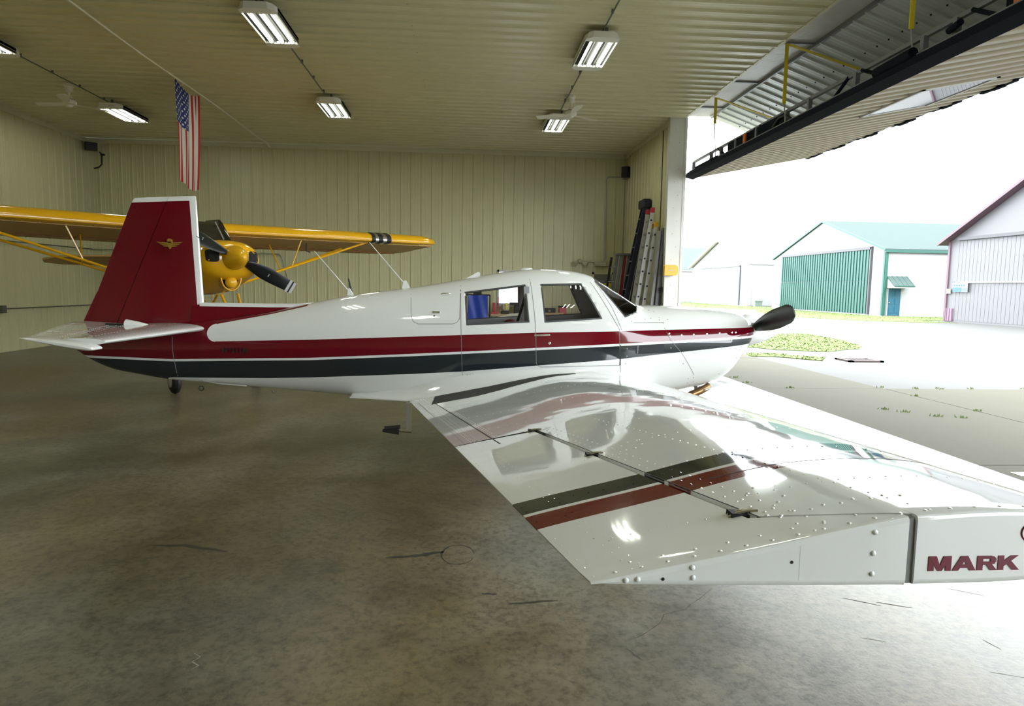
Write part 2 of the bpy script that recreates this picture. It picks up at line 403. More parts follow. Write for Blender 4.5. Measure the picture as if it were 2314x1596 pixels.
for i in range(70):
    y = YB-.15-i*.38
    if y > YF: mb.lathe((XM+.02, y, HC-.001), [(0, .008), (.006, .006)], (0, 0, -1), 6)
mb.build('screw', m_screw, ce, kind='stuff')
# cove trims
MB().bb((XL, YB-.035, HC-.13), (XR, YB, HC-.004)).build('trim_1', m_trim, kind=ST)
MB().bb((XL, YF, HC-.13), (XL+.035, YB-.035, HC-.004)).build('trim_2', m_trim, kind=ST)
MB().bb((XR-.035, YP+.1, HC-.13), (XR, YB-.035, HC-.004)).build('trim_3', m_trim, kind=ST)
MB().bb((XL, YB-.03, 0), (XL+.03, YB, HC-.13)).build('trim_4', m_trim, kind=ST)
MB().bb((XR-.03, YB-.03, 0), (XR, YB, HC-.13)).build('trim_5', m_trim, kind=ST)
# door jamb: boxed post with folded faces
jb = thing('trim_6', None, None, (4.72, YP, 0), kind=ST)
MB().bb((XR-.05, YP-.03, 0), (XO-.005, YP+.1, HC-.01)).build('jamb_face', m_post, jb)
MB().bb((XR-.075, YP-.05, 0), (XR-.03, YP+.1, HC-.01)).build('corner_trim', m_post, jb)
MB().bb((XO-.03, YP-.04, 0), (XO+.03, YP+.1, HC-.01)).build('corner_trim', m_post, jb)
mb = MB()
for i in range(18):
    mb.sphere((4.67 if i % 2 else 4.76, YP-.032, .3+i*.29), .008, n=8, m=4)
mb.build('screw', m_screw, jb, kind='stuff')
# header trim along the opening and end of the opening behind the viewer
MB().bb((XO-.05, YO, HC-.012), (XO+.012, YP, HC+.06)).build('trim_7', m_trim, kind=ST)
MB().bb((XR, YF-.2, 0), (XO, YO, HC)).build('wall_right_near', m_wall, kind=ST)
# window in the back wall
wn = MB()
for a, b in (((.88, 0), (2.08, 0)),): pass
win = thing('window_1', None, None, (1.47, YB, 1.12), kind=ST)
m_day = mat('daylit_pane', (.80, .90, 1.0), .3, var=0, emit=1.6)
MB().bb((.90, YB-.05, 2.08), (2.06, YB-.02, 2.14)).bb((.90, YB-.05, 1.12), (2.06, YB-.02, 1.18)).bb((.90, YB-.05, 1.12), (.95, YB-.02, 2.14)).bb((2.01, YB-.05, 1.12), (2.06, YB-.02, 2.14)).bb((1.50, YB-.045, 1.15), (1.56, YB-.025, 2.1)).build('window_frame', m_gwall, win)
MB().bb((.95, YB-.034, 1.18), (1.50, YB-.028, 2.08)).build('pane', m_day, win)
MB().bb((1.56, YB-.034, 1.18), (2.01, YB-.028, 2.08)).build('pane', m_day, win)
MB().bb((.86, YB-.09, 1.08), (2.10, YB-.02, 1.12)).build('sill', m_gwall, win)
# walk door in the back wall
dr = thing('door_1', None, None, (3.98, YB, 0), kind=ST)
MB().bb((3.66, YB-.06, 0), (3.72, YB-.02, 2.12)).bb((4.24, YB-.06, 0), (4.30, YB-.02, 2.12)).bb((3.66, YB-.06, 2.06), (4.30, YB-.02, 2.12)).build('door_frame', m_trim, dr)
MB().bb((3.72, YB-.045, 0), (4.24, YB-.022, 2.06)).build('door_leaf', mat('door_grey', (.20, .20, .18), .5), dr)
MB().bb((4.14, YB-.055, 1.82), (4.22, YB-.045, 1.90)).build('closer', m_black, dr)
MB().sphere((3.78, YB-.08, 1.0), .03).build('door_handle', m_chrome, dr, smooth=True)

# ------------------------------------------------------------------ threshold, apron, ground
MB().bb((XO-.28, YF-.2, -.25), (XO+.08, YB+.2, -.004)).build('trim_8', m_thresh, kind=ST)
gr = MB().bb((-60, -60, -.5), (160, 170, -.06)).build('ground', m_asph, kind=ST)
ap = thing('trim_9', None, None, (7, 8, 0), kind=ST)
xs = [XO+.09, 7.3, 10.6]; ys = [-14, -9, -4, 1, 6, 11, 16]
for i in range(len(xs)-1):
    for j in range(len(ys)-1):
        if i == 1 and ys[j] >= 11: continue
        MB().bb((xs[i]+.012, ys[j]+.012, -.2), (xs[i+1]-.012, ys[j+1]-.012, -.01-.002*((i+j) % 3))).build('slab', m_apron, ap)
MB().bb((XO+.09, 16.01, -.2), (7.28, 34, -.012)).build('slab', m_apron, ap)
def grass(poly, label, name='grass_patch', dens=150, hgt=.03):
    base = MB().prism(poly, -.058, -.040, 'z')
    # blades scattered inside the outline
    xs_ = [p[0] for p in poly]; ys_ = [p[1] for p in poly]
    def inside(x, y):
        c = False; n = len(poly)
        for i in range(n):
            x1, y1 = poly[i]; x2, y2 = poly[(i+1) % n]
            if (y1 > y) != (y2 > y) and x < (x2-x1)*(y-y1)/(y2-y1)+x1: c = not c
        return c
    n = 0; tries = 0
    area = (max(xs_)-min(xs_))*(max(ys_)-min(ys_))
    for _ in range(int(min(9000, area*dens))):
        x = random.uniform(min(xs_), max(xs_)); y = random.uniform(min(ys_), max(ys_))
        if inside(x, y):
            a = random.uniform(0, PI); h = hgt*random.uniform(.4, 1); c, s_ = math.cos(a)*.03, math.sin(a)*.03
            base.add([(x-c, y-s_, -.042), (x+c, y+s_, -.042), (x+random.uniform(-.06, .06), y+random.uniform(-.06, .06), h-.042)], [(0, 1, 2)])
    return base.build(name, m_grass, label=label, cat='grass', kind='stuff')
def jit(poly, a=.12, n=4):
    out = []
    for i in range(len(poly)):
        p, q = Vector(poly[i]), Vector(poly[(i+1) % len(poly)])
        for k in range(n):
            t = p.lerp(q, k/n); out.append((t.x+random.uniform(-a, a), t.y+random.uniform(-a, a)))
    return out
grass(jit([(11.21, 25.65), (13.81, 26.09), (13.52, 23.03), (12.89, 20.71), (11.92, 19.33), (10.1, 18.29), (9.14, 18.73), (8.2, 19.9)]), 'broad bright green grass patch beyond the propeller')
grass(jit([(7.74, 17.66), (8.54, 17.49), (9.31, 16.62), (8.81, 15.83), (8.12, 16.63), (7.41, 16.9)], .08), 'thin grass strip on the apron just below the broad patch')
grass(jit([(20, 90), (31.0, 90), (31.0, 73.3), (32.0, 73.3), (32.0, 71.9), (36, 71.9), (36, 66.7), (30.6, 66.7), (30.6, 47.2), (36, 47.2), (36, 41.0), (29.3, 41.0), (29.3, 37.8), (28.0, 37.8), (24.6, 39), (21.8, 45), (23.5, 52), (27.0, 60.6), (24, 64), (20, 64)], .15), 'long lawn strip in front of the far hangars', dens=8, hgt=.06)
weed = MB()
for cx, cy in ((6.0, 9.0), (6.15, 8.8), (6.4, 8.5), (6.7, 8.4), (7.3, 11.1), (7.32, 10.2), (7.3, 8.9), (7.9, 11.0), (8.3, 11.0), (10.6, 9.6), (10.6, 9.0), (9.9, 11), (8.9, 11), (5.1, 11.6), (5.15, 12.3), (5.6, 11)):
    for _ in range(9):
        a = random.uniform(0, 2*PI); rr = random.uniform(0, .10); x, y = cx+rr*math.cos(a), cy+rr*.6*math.sin(a)
        weed.add([(x-.012, y, -.012), (x+.012, y, -.012), (x+random.uniform(-.03, .03), y, random.uniform(.01, .035))], [(0, 1, 2)])
weed.build('weed_tufts', m_grass, label='small weeds sprouting in the joints of the apron slabs', cat='weeds', kind='stuff')
dn = thing('storm_drain', 'rusty cast iron storm drain grate set in the apron', 'drain', (9.88, 15.97, -.059))
MB().bb((9.45, 15.62, -.059), (10.32, 15.72, -.02)).bb((9.45, 16.22, -.059), (10.32, 16.32, -.02)).bb((9.45, 15.62, -.059), (9.55, 16.32, -.02)).bb((10.22, 15.62, -.059), (10.32, 16.32, -.02)).build('rim', m_iron, dn)
for i in range(7): MB().bb((9.60+i*.095, 15.72, -.05), (9.64+i*.095, 16.22, -.022)).build('bar', m_iron, dn)
MB().bb((9.55, 15.72, -.0595), (10.22, 16.22, -.055)).build('pit', m_gap, dn)
MB().bb((XO+.2, 5.62, -.011), (8.0, 5.74, -.006)).build('painted_line', mat('line_paint', (.75, .74, .62), .6), label='cream painted line across the apron by the wing tip', cat='line')

# ------------------------------------------------------------------ far buildings
def gable(name, label, X0, Ya, Yb_, ze, za, X1, m_w, m_r, m_t, over=.35):
    """front wall in plane X0 from Ya (near) to Yb_, ridge runs along +X to X1"""
    t = thing(name, label, 'hangar', ((X0+X1)/2, (Ya+Yb_)/2, -.06)); ym = (Ya+Yb_)/2
    MB().prism([(Ya, -.06), (Yb_, -.06), (Yb_, ze), (ym, za), (Ya, ze)], X0, X1, 'x').build('wall', m_w, t)
    for s_, ya in ((0, Ya), (1, Yb_)):
        oy = ya+(over if s_ else -over); sl = (za-ze)/(ym-ya); zo = ze+sl*(oy-ya)
        MB().prism([(oy, zo+.02), (ym, za+.02), (ym, za+.14), (oy, zo+.14)], X0-over, X1+over, 'x').build('roof', m_r, t)
        MB().prism([(oy, zo-.02), (ym, za-.02), (ym, za+.15), (oy, zo+.15)], X0-over-.05, X0-over, 'x').build('rake_trim', m_t, t)
    MB().bb((X0-over, Ya-over-.08, ze-.18), (X1+over, Ya-over, ze+.02)).build('eave_trim', m_t, t)
    return t
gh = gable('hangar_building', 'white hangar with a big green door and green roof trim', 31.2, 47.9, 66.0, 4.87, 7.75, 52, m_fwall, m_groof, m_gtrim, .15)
mb = MB(); y = 49.8
while y < 64.0:
    mb.bb((31.08, y, .05), (31.19, y+.34, 2.55)); mb.bb((31.085, y, 2.60), (31.195, y+.34, 5.0)); mb.bb((31.04, y, .05), (31.1, y+.06, 5.0)); y += .40
mb.build('door_cladding', m_green, gh, kind='stuff')
MB().bb((31.0, 49.5, 5.0), (31.19, 64.2, 5.22)).bb((31.0, 49.48, .0), (31.19, 49.62, 5.2)).build('door_frame', m_gframe, gh)
MB().bb((31.12, 47.86, 0), (31.28, 48.06, 4.85)).bb((31.16, 47.78, 0), (31.34, 47.9, 4.85)).build('corner_trim', m_gtrim, gh)
bd = MB().bb((31.55, 47.84, .02), (32.52, 47.9, 2.02)).build('walk_door', m_blue, gh)
for z in (.2, .85, 1.45):
    for xx in (31.65, 32.1): MB().bb((xx, 47.82, z), (xx+.32, 47.845, z+.42)).build('door_panel', m_blue, bd)
MB().sphere((31.64, 47.8, .95), .04).build('knob', m_chrome, bd)
MB().bb((31.47, 47.83, 0), (31.55, 47.9, 2.08)).bb((32.52, 47.83, 0), (32.60, 47.9, 2.08)).bb((31.47, 47.83, 2.02), (32.60, 47.9, 2.1)).build('door_casing', m_fwall, gh)
MB().prism([(47.88, 2.93), (46.9, 2.20), (46.9, 2.14), (47.88, 2.87)], 31.36, 32.95, 'x').build('canopy_roof', m_groof, gh, bevel=0)
mb = MB()
for i in range(5): mb.prism([(47.88, 2.96), (46.9, 2.23), (46.9, 2.19), (47.88, 2.92)], 31.38+i*.38, 31.42+i*.38, 'x')
mb.bb((31.36, 46.86, 2.16), (32.95, 46.9, 2.22)).build('canopy_seam', m_gtrim, gh, kind='stuff')
MB().prism([(47.88, 2.87), (46.9, 2.14), (46.9, 2.05), (47.88, 2.05)], 31.40, 32.90, 'x').build('canopy_side', m_fwall, gh)

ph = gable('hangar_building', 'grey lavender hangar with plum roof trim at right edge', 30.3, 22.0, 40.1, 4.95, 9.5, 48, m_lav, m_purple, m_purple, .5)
MB().bb((30.2, 40.0, 0), (30.34, 40.16, 4.9)).build('corner_trim', m_purple, ph)
MB().bb((30.22, 39.4, 0), (30.32, 40.1, .78)).build('wainscot', m_purpw, ph)
mb = MB(); 
for i in range(3): mb.bb((30.19, 39.42+i*.22, 0), (30.23, 39.46+i*.22, .78))
mb.build('wainscot_rib', m_purple, ph, kind='stuff')
MB().bb((30.1, 24, 4.95), (30.29, 39.3, 5.13)).build('door_track', m_gframe, ph)
mb = MB(); y = 24
while y < 39.3: mb.bb((30.28, y, .05), (30.30, y+.28, 2.4)); mb.bb((30.282, y, 2.43), (30.30, y+.28, 4.93)); y += .3
mb.build('door_cladding', m_lav, ph, kind='stuff')
MB().bb((30.18, 24, 2.36), (30.30, 39.25, 2.44)).build('door_rail', m_fwall, ph)
sg = thing('sign', 'white and light blue sign board on the lavender hangar door', 'sign', (30.16, 38.75, 1.75))
MB().bb((30.14, 38.2, 1.80), (30.17, 39.42, 2.35)).build('board', m_sign, sg)
MB().bb((30.125, 38.7, 1.82), (30.14, 39.40, 2.08)).build('blue_field', m_cyan, sg)
for i in range(5): MB().bb((30.125, 39.25-i*.2, 2.16), (30.14, 39.35-i*.2, 2.26)).build('print', m_cyan, sg)
for i in range(3): MB().bb((30.125, 38.28, 1.85+i*.08), (30.14, 38.62, 1.88+i*.08)).build('print', m_cyan, sg)
sg = thing('sign', 'small orange and white notice at corner of lavender hangar', 'sign', (30.16, 39.8, 1.65))
MB().bb((30.165, 39.62, 1.70), (30.195, 39.98, 2.0)).build('board', m_sign, sg)
MB().bb((30.15, 39.66, 1.86), (30.165, 39.94, 1.95)).build('print', m_orange, sg); MB().bb((30.15, 39.70, 1.75), (30.165, 39.90, 1.81)).build('print', m_orange, sg)

gable('hangar_building', 'unseen pale hangar added down the row to block side daylight', 30.3, 0, 20.5, 4.95, 9.0, 48, m_lav, m_purple, m_purple, .4)  # unseen hangar, added to cut the daylight reaching the far left
gable('hangar_building', 'unseen white hangar added farther down the row to block side daylight', 30.3, -22, -1.5, 4.95, 9.0, 48, m_fwall, m_groof, m_gtrim, .4)  # second unseen hangar added to shade the interior's left side
wh = gable('hangar_building', 'white hangar with beige gable trim beyond the door post', 32, 74, 92.8, 4.86, 7.85, 46, m_fwall, m_fwall, m_fwall, .1)
ym = 83.4
MB().prism([(93.2, 4.65), (83.2, 7.75), (83.2, 8.05), (93.2, 4.95)], 31.5, 31.8, 'x').build('rake_board', m_beige, wh)
MB().bb((31.85, 75.98, 0), (31.99, 76.25, 4.6)).bb((31.85, 76, 4.50), (31.99, 89.5, 4.66)).build('door_frame', m_gframe, wh)
MB().bb((31.9, 73.86, 4.72), (46, 73.98, 4.95)).build('gutter', m_beige, wh)
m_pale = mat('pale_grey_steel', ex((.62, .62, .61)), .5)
MB().bb((32.05, 73.95, 0), (46, 74.0, .92)).build('wainscot', m_pale, wh)
MB().bb((32.5, 73.9, 0), (33.4, 73.96, 1.98)).build('walk_door', m_pale, wh)
lb = gable('hangar_building', 'low pale blue roofed building far behind the door post', 30, 97, 124, 4.6, 8.6, 50, m_fwall, m_pbroof, m_fwall, .2)
tx = MB().bb((32.3, 72.4, -.06), (33.1, 72.9, .55)).bb((32.25, 72.35, .52), (33.15, 72.95, .6)).build('utility_cabinet', m_cbox, label='green utility cabinet on the grass by the white hangar', cat='cabinet')
mb = MB()
for i in range(26):
    a = random.uniform(-1, 1); mb.sphere((60+a*2.6, 160+random.uniform(-1, 1), 11+random.uniform(-1.2, 1.6)*(1-abs(a)*.5)), .9, n=7, m=5)
tr = thing('tree', 'distant tree showing over the low pale blue roof', 'tree', (60, 160, -.06))
mb.build('crown', mat('far_leaf', (.14, .17, .11), .9, var=.4, vs=2), tr); MB().tube([(60, 160, -.06), (60, 160, 10)], [.4, .25]).build('trunk', m_wood, tr)

# ------------------------------------------------------------------ bifold door, standing open
bf = thing('bifold_door', 'open bifold hangar door of beige steel on a dark truss', 'hangar door', (XO+.3, 6.3, 4.2))
Y0, Y1 = YO+.1, YP-.02
XF, ZF = 7.72, 4.72      # fold line
XB, ZB = 5.02, 4.20      # foot of the lower leaf
XH, ZH = 5.45, HC+.02    # hinge line of the upper leaf
# insulated header band
MB().bb((XO+.015, Y0, HC+.05), (XH, Y1+.1, HC+.25)).build('header_band', m_insul, bf)
mb = MB()
for y in (14.3, 12.55, 10.55, 8.6, 6.6, 4.6, 2.6): mb.bb((XO+.015, y-.03, HC+.02), (XH, y+.03, HC+.052))
mb.bb((XH-.02, Y0, HC-.01), (XH+.03, Y1, HC+.06))
mb.build('header_batten', m_dullalu, bf)
# upper leaf sheets, ribs running from the hinge to the fold
ul = Vector((XF-XH, 0, ZF-ZH)); Lu = ul.length; ud = ul.normalized(); un = Vector((ud.z, 0, -ud.x))
if un.z > 0: un = -un
me = sheet_mesh('upper_leaf_sheet', m_soffit, PW, Lu, h=.03); y = Y1
mb = MB()
while y > Y0:
    y -= PW; place(me, 'liner_panel', bf, basis((0, 1, 0), ud, un, (XH, y, ZH)))
    for t in (.3, .85):
        for q in (.1, .4, .7): mb.sphere(Vector((XH, y+q, ZH))+ud*t*Lu*.9+un*.01, .014, n=6, m=4)
mb.build('screw', m_black, bf, kind='stuff')
# lower leaf skin, ribs along X
ll = Vector((XF-XB-.1, 0, ZF-ZB)); Ll = ll.length; ld = ll.normalized(); ln = Vector((ld.z, 0, -ld.x))
if ln.z > 0: ln = -ln
MB().add([Vector((XB+.1, Y0, ZB))-ln*.03, Vector((XB+.1, Y1, ZB))-ln*.03, Vector((XF, Y1, ZF))-ln*.03, Vector((XF, Y0, ZF))-ln*.03], [(0, 1, 2, 3)]).build('lower_leaf_backing', m_soffit, bf)
WY0, WY1 = 8.2, 10.35   # window in the leaf (length along Y), across .35..0.80 of the leaf
pr = [(-.01, 0)]
for i in range(3): pr += [(i*.292+.02, 0), (i*.292+.05, .048), (i*.292+.16, .048), (i*.292+.19, 0)]
pr.append((PW, 0)); kk = len(pr); me_full = bpy.data.meshes.new('skin_sheet')
me_full.from_pydata([(a, 0, b) for a, b in pr]+[(a, Ll, b) for a, b in pr], [], [(i, i+1, kk+i+1, kk+i) for i in range(kk-1)]); me_full.materials.append(m_skin)
y = Y1
while y > Y0:
    y -= PW; place(me_full, 'skin_panel', bf, basis((0, 1, 0), ld, ln, Vector((XB+.1, y, ZB))))
def leafpt(t, y, up=0.0): return Vector((XB+.1, y, ZB))+ld*t*Ll+ln*up
# window: frame and glass proud of the skin
def leafquad(mb, t0, t1, y0, y1, u0, u1):
    a = [leafpt(t0, y0, u0), leafpt(t1, y0, u0), leafpt(t1, y1, u0), leafpt(t0, y1, u0)]; b = [leafpt(t0, y0, u1), leafpt(t1, y0, u1), leafpt(t1, y1, u1), leafpt(t0, y1, u1)]
    mb.loft([a, b])
T0, T1, V0, V1 = .33, .745, 8.68, 10.1
wf_ = MB()
for q in ((T0, T0+.02, V0, V1), (T1-.02, T1, V0, V1), (T0, T1, V0, V0+.05), (T0, T1, V1-.05, V1)): leafquad(wf_, *q, .0, .065)
wo = wf_.build('leaf_window', m_gwall, bf)
g_ = MB(); leafquad(g_, T0+.02, T1-.02, V0+.05, V1-.05, .050, .056)
g_.build('pane', mat('door_window_glass', (.03, .035, .04), .02, var=.2, spec=.5), wo)
# fold edge seal with a ragged rubber
pts = []
n = 90
mb = MB()
for i in range(n):
    ya = Y0+(Y1-Y0)*i/n; yb2 = Y0+(Y1-Y0)*(i+1)/n; dz = .02*math.sin(i*1.3)+.015*random.random()
    mb.bb((XF-.02, ya, ZF-.045-dz), (XF+.05, yb2, ZF+.06))
mb.build('fold_seal', m_truss, bf)
# bottom rail and truss of the lower leaf (stands back towards the header)
MB().prism([(XB-.08, ZB-.02), (XB+.10, ZB-.06), (XB+.14, ZB+.03), (XB-.06, ZB+.08)], Y0, Y1+.05, 'y').build('bottom_rail', m_truss, bf)
MB().bb((XB-.015, Y0, ZB+.08), (XB+.05, Y1, ZB+.12)).build('inner_rail', m_greyladder, bf)
MB().bb((XB+.07, Y0, ZB+.30), (XB+.12, Y1-.0, ZB+.345)).build('top_chord', m_greyladder, bf)
for y in (14.98, 13.9, 13.35, 12.6, 11.7, 10.6, 9.9, 8.7, 7.4, 6.9, 5.8, 4.6, 3.2, 1.8):
    MB().prism([(y-.03, ZB+.1), (y+.03, ZB+.1), (y+.03, ZB+.31), (y-.03, ZB+.31)], XB+.04, XB+.10, 'x').build('web_post', m_greyladder, bf)
for y, s_ in ((13.1, .45), (12.2, -.4), (11.2, .4), (9.3, -.4), (8.1, .5), (6.3, .4)):
    MB().tube([(XB+.07, y, ZB+.1), (XB+.08, y+s_, ZB+.32)], .025, 6).build('web_brace', m_truss, bf)
MB().bb((XB+.06, 10.7, ZB+.1), (XB+.085, 13.0, ZB+.31)).build('gusset_plate', m_truss, bf)
MB().bb((XB-.03, 13.3, ZB+.02), (XB+.03, 14.6, ZB+.14)).build('latch_housing', m_truss, bf)
MB().bb((XB+.02, 5.2, ZB+.1), (XB+.045, 6.2, ZB+.31)).build('gusset_plate', m_truss, bf)
MB().tube([(XB-.05, 7.4, ZB+.13), (XB-.04, 8.1, ZB+.12)], .06, 12).build('roller', m_truss, bf, smooth='auto')
MB().tube([(XB-.03, 6.72, ZB+.2), (XB+.02, 6.95, ZB+.2)], .035, 12).build('roller', m_truss, bf, smooth='auto')
MB().tube([(XB+.02, 10.35, ZB+.13), (XB+.03, 10.55, ZB+.24), (XB+.03, 10.8, ZB+.25), (XB+.03, 11.0, ZB+.15)], .022, 8).build('drive_drum', m_black, bf, smooth=True)
for y in (12.05, 6.0): MB().bb((XB+.0, y, ZB+.1), (XB+.03, y+.09, ZB+.29)).build('tie_strap', m_orangestrap, bf)
# lift straps: down the opening and back along the upper leaf
for y, zs_ in ((13.42, .78), (10.45, .38), (7.45, .4), (4.4, .4), (1.4, .4)):
    MB().bb((XO+.03, y-.008, ZB+zs_), (XO+.085, y+.008, HC-.01)).build('lift_strap', m_strap, bf)
    MB().tube([(XO+.058, y, ZB+zs_), (XO+.10, y, ZB+.1)], .009, 6).build('lift_cable', m_cable, bf)
    a = Vector((XO+.08, y-.02, HC-.03)); b = Vector((6.75, y-.35, HC-.03-.66))
    dd = (b-a).normalized(); w_ = Vector((0, .032, 0)); nz = dd.cross(w_).normalized()*.006
    MB().loft([[a+w_+nz, a-w_+nz, a-w_-nz, a+w_-nz], [b+w_+nz, b-w_+nz, b-w_-nz, b+w_-nz]]).build('lift_strap', m_strap, bf)
MB().tube([(XB+1.2, 1, 4.50), (XB+1.3, 4.5, 4.42), (XB+1.15, 8.3, 4.41)], .012, 6).build('loose_cord', m_black, bf)

# ------------------------------------------------------------------ lights, fans, conduits
def fixture(x, y, label):
    t = thing('light_fixture', label, 'ceiling light', (x, y, HC-.05), group='fluorescent fixtures under the ceiling')
    L, W_ = 1.5, .5; z0, z1 = HC-.20, HC-.11
    # tapered white end plates and a reflector body
    for s_ in (-1, 1):
        ya = y+s_*(L/2-.18); yb_ = y+s_*L/2
        MB().loft([[(x-W_/2, ya, z0), (x+W_/2, ya, z0), (x+W_/2, ya, z1), (x-W_/2, ya, z1)], [(x-W_/2, yb_-s_*.08, z0), (x+W_/2, yb_-s_*.08, z0), (x+W_/2-.04, yb_-s_*.06, z1), (x-W_/2+.04, yb_-s_*.06, z1)], [(x-W_/2+.09, yb_, z0), (x+W_/2-.09, yb_, z0), (x+W_/2-.10, yb_, z1), (x-W_/2+.10, yb_, z1)]]).build('end_plate', m_fix, t)
    MB().bb((x-W_/2, y-L/2+.18, z0+.045), (x+W_/2, y+L/2-.18, z1)).bb((x-W_/2, y-L/2+.18, z0), (x-W_/2+.012, y+L/2-.18, z1)).bb((x+W_/2-.012, y-L/2+.18, z0), (x+W_/2, y+L/2-.18, z1)).build('housing', m_fix, t)
    mb = MB()
    for i in range(6):
        cx = x-.21+i*.084
        mb.prism([(cx-.040, z0+.040), (cx-.03, z0+.043), (cx, z0+.043), (cx+.03, z0+.043), (cx+.040, z0+.040), (cx+.042, z0+.01), (cx+.040, z0+.008), (cx+.036, z0+.036), (cx-.036, z0+.036), (cx-.040, z0+.008)], y-L/2+.18, y+L/2-.18)
    mb.build('reflector', m_refl, t)
    for i in range(3):
        cx = x-.15+i*.155
        for q in (0,):
            MB().tube([(cx, y-L/2+.20, z0+.015), (cx, y+L/2-.20, z0+.015)], .018, 10).build('tube', m_tube, t, smooth='auto')
        for s_ in (-1, 1): MB().bb((cx-.03, y+s_*(L/2-.20)-.015, z0), (cx+.03, y+s_*(L/2-.20)+.015, z0+.05)).build('lamp_holder', m_fix, t)
    for yh in (y-L/2+.1, y+L/2-.14): MB().bb((x+.04, yh, z1), (x+.08, yh+.04, HC-.02)).build('hanger', m_conddk, t)
fixture(-2.85, 10.25, 'three tube ceiling light above the tail, large and nearest in the middle row')
fixture(-2.82, 14.75, 'three tube ceiling light in the middle row, nearer the back wall')
fixture(1.98, 10.75, 'three tube ceiling light nearest the open door, left of the bifold')
fixture(1.98, 15.4, 'three tube ceiling light right beside the white fan near the door')
fixture(-7.62, 15.8, 'three tube ceiling light left of the flag, beyond the left fan')
fixture(1.98, 6.1, 'three tube ceiling light above the open door side, out of frame overhead')
fixture(-2.85, 5.75, 'three tube ceiling light overhead in the middle row, out of frame')
fixture(1.98, 1.5, 'three tube ceiling light right above the wing tip, out of frame')
fixture(-2.85, 1.2, 'three tube ceiling light behind the viewer in the middle row')
fixture(-7.62, 11.25, 'three tube ceiling light cut by the left edge of the photo')
def fan(x, y, hub, a0, label):
    t = thing('ceiling_fan', label, 'ceiling fan', (x, y, HC-.02), group='ceiling fans')
    MB().lathe((x, y, HC-.03), [(0, .09), (.05, .09), (.06, .075), (.13, .07), (.15, .03)], (0, 0, -1)).build('canopy', m_fan, t, smooth='auto')
    MB().tube([(x, y, HC-.15), (x, y, hub+.1)], .02, 8).build('downrod', m_fan, t, smooth='auto')
    MB().lathe((x, y, hub+.12), [(0, .03), (.04, .06), (.06, .10), (.085, .11), (.09, .10), (.10, .12), (.15, .12), (.17, .06), (.20, .05), (.21, .02)], (0, 0, -1)).build('motor', m_fan, t, smooth='auto')
    MB().lathe((x, y, hub+.06), [(0, .103), (.012, .103)], (0, 0, -1)).build('vent_band', m_black, t)
    for k_ in range(3):
        a = a0+k_*2*PI/3; c, s_ = math.cos(a), math.sin(a); u = Vector((c, s_, 0)); v = Vector((-s_, c, 0)); o_ = Vector((x, y, hub-.02))
        rings = []
        for t_, w_ in ((.10, .03), (.2, .045), (.3, .07), (.5, .085), (.68, .08), (.72, .05)):
            tl = .012
            rings.append([o_+u*t_+v*w_+Vector((0, 0, tl+.004)), o_+u*t_-v*w_+Vector((0, 0, -tl+.004)), o_+u*t_-v*w_+Vector((0, 0, -tl-.004)), o_+u*t_+v*w_+Vector((0, 0, tl-.004))])
        MB().loft(rings).build('blade', m_fan, t)
fan(2.06, 13.6, 5.12, math.radians(35), 'cream three blade ceiling fan beside the door side light')
fan(-7.83, 14.08, 5.12, math.radians(-72), 'cream three blade ceiling fan at the dim left side')
def conduit(x, y0, y1, label):
    t = thing('conduit', label, 'conduit', (x, (y0+y1)/2, HC-.05))
    MB().tube([(x, y0, HC-.075), (x, y1, HC-.075)], .012, 8).build('pipe', m_conddk, t, smooth='auto')
    y = y0+.3
    while y < y1:
        MB().bb((x-.018, y, HC-.08), (x+.018, y+.012, HC-.022)).build('clip', m_conddk, t); y += .45*1.95
conduit(1.98, 3.0, 14.6, 'ceiling conduit run linking the two door side lights')
conduit(-2.85, 3.0, 14.0, 'ceiling conduit run linking the two middle lights')
conduit(-7.62, 5.0, 15.1, 'ceiling conduit run along the left row of lights')
# wall conduits
def arc(a, b, c, n=5): # smooth corner at b
    a, b, c = Vector(a), Vector(b), Vector(c); r_ = .12; p = b+(a-b).normalized()*r_; q = b+(c-b).normalized()*r_
    return [a]+[p.lerp(b, t/n).lerp(b.lerp(q, t/n), t/n) for t in range(n+1)]+[c]
yb = YB-.045
def cond_thing(label, runs, boxes, m=m_cond):
    t = thing('conduit', label, 'conduit', Vector(runs[0][0]))
    for r_ in runs: MB().tube(r_, .014, 8).build('pipe', m, t, smooth='auto')
    for b in boxes: MB().box(b[0], b[1]).build('junction_box', m, t, bevel=.008)
    return t
cond_thing('wall conduit dropping beside the ladders from a round box', [arc((4.54, yb, 4.85), (3.99, yb, 4.85), (4.04, yb, 2.5))], [((4.54, yb, 4.85), (.12, .07, .12))])
cond_thing('back wall conduit bending down behind the yellow plane propeller', [[Vector((XL+.05, yb, 2.50))]+arc((-6.85, yb, 2.47), (-5.2, yb, 2.47), (-4.97, yb, 1.6))], [((-4.96, yb, 1.52), (.14, .06, .16))])
xl = XL+.075
cond_thing('upper conduit along the left wall at head height', [[(xl, 2, 2.45), (xl, YB-.06, 2.50)]], [((xl, 8.5, 2.46), (.04, .12, .15))], m_conddk)
cond_thing('lower conduit along the left wall with outlet boxes', [[(xl, 2, 1.0), (xl, YB-.06, .97)]], [((xl, 15.55, .97), (.07, .14, .17))], m_conddk)
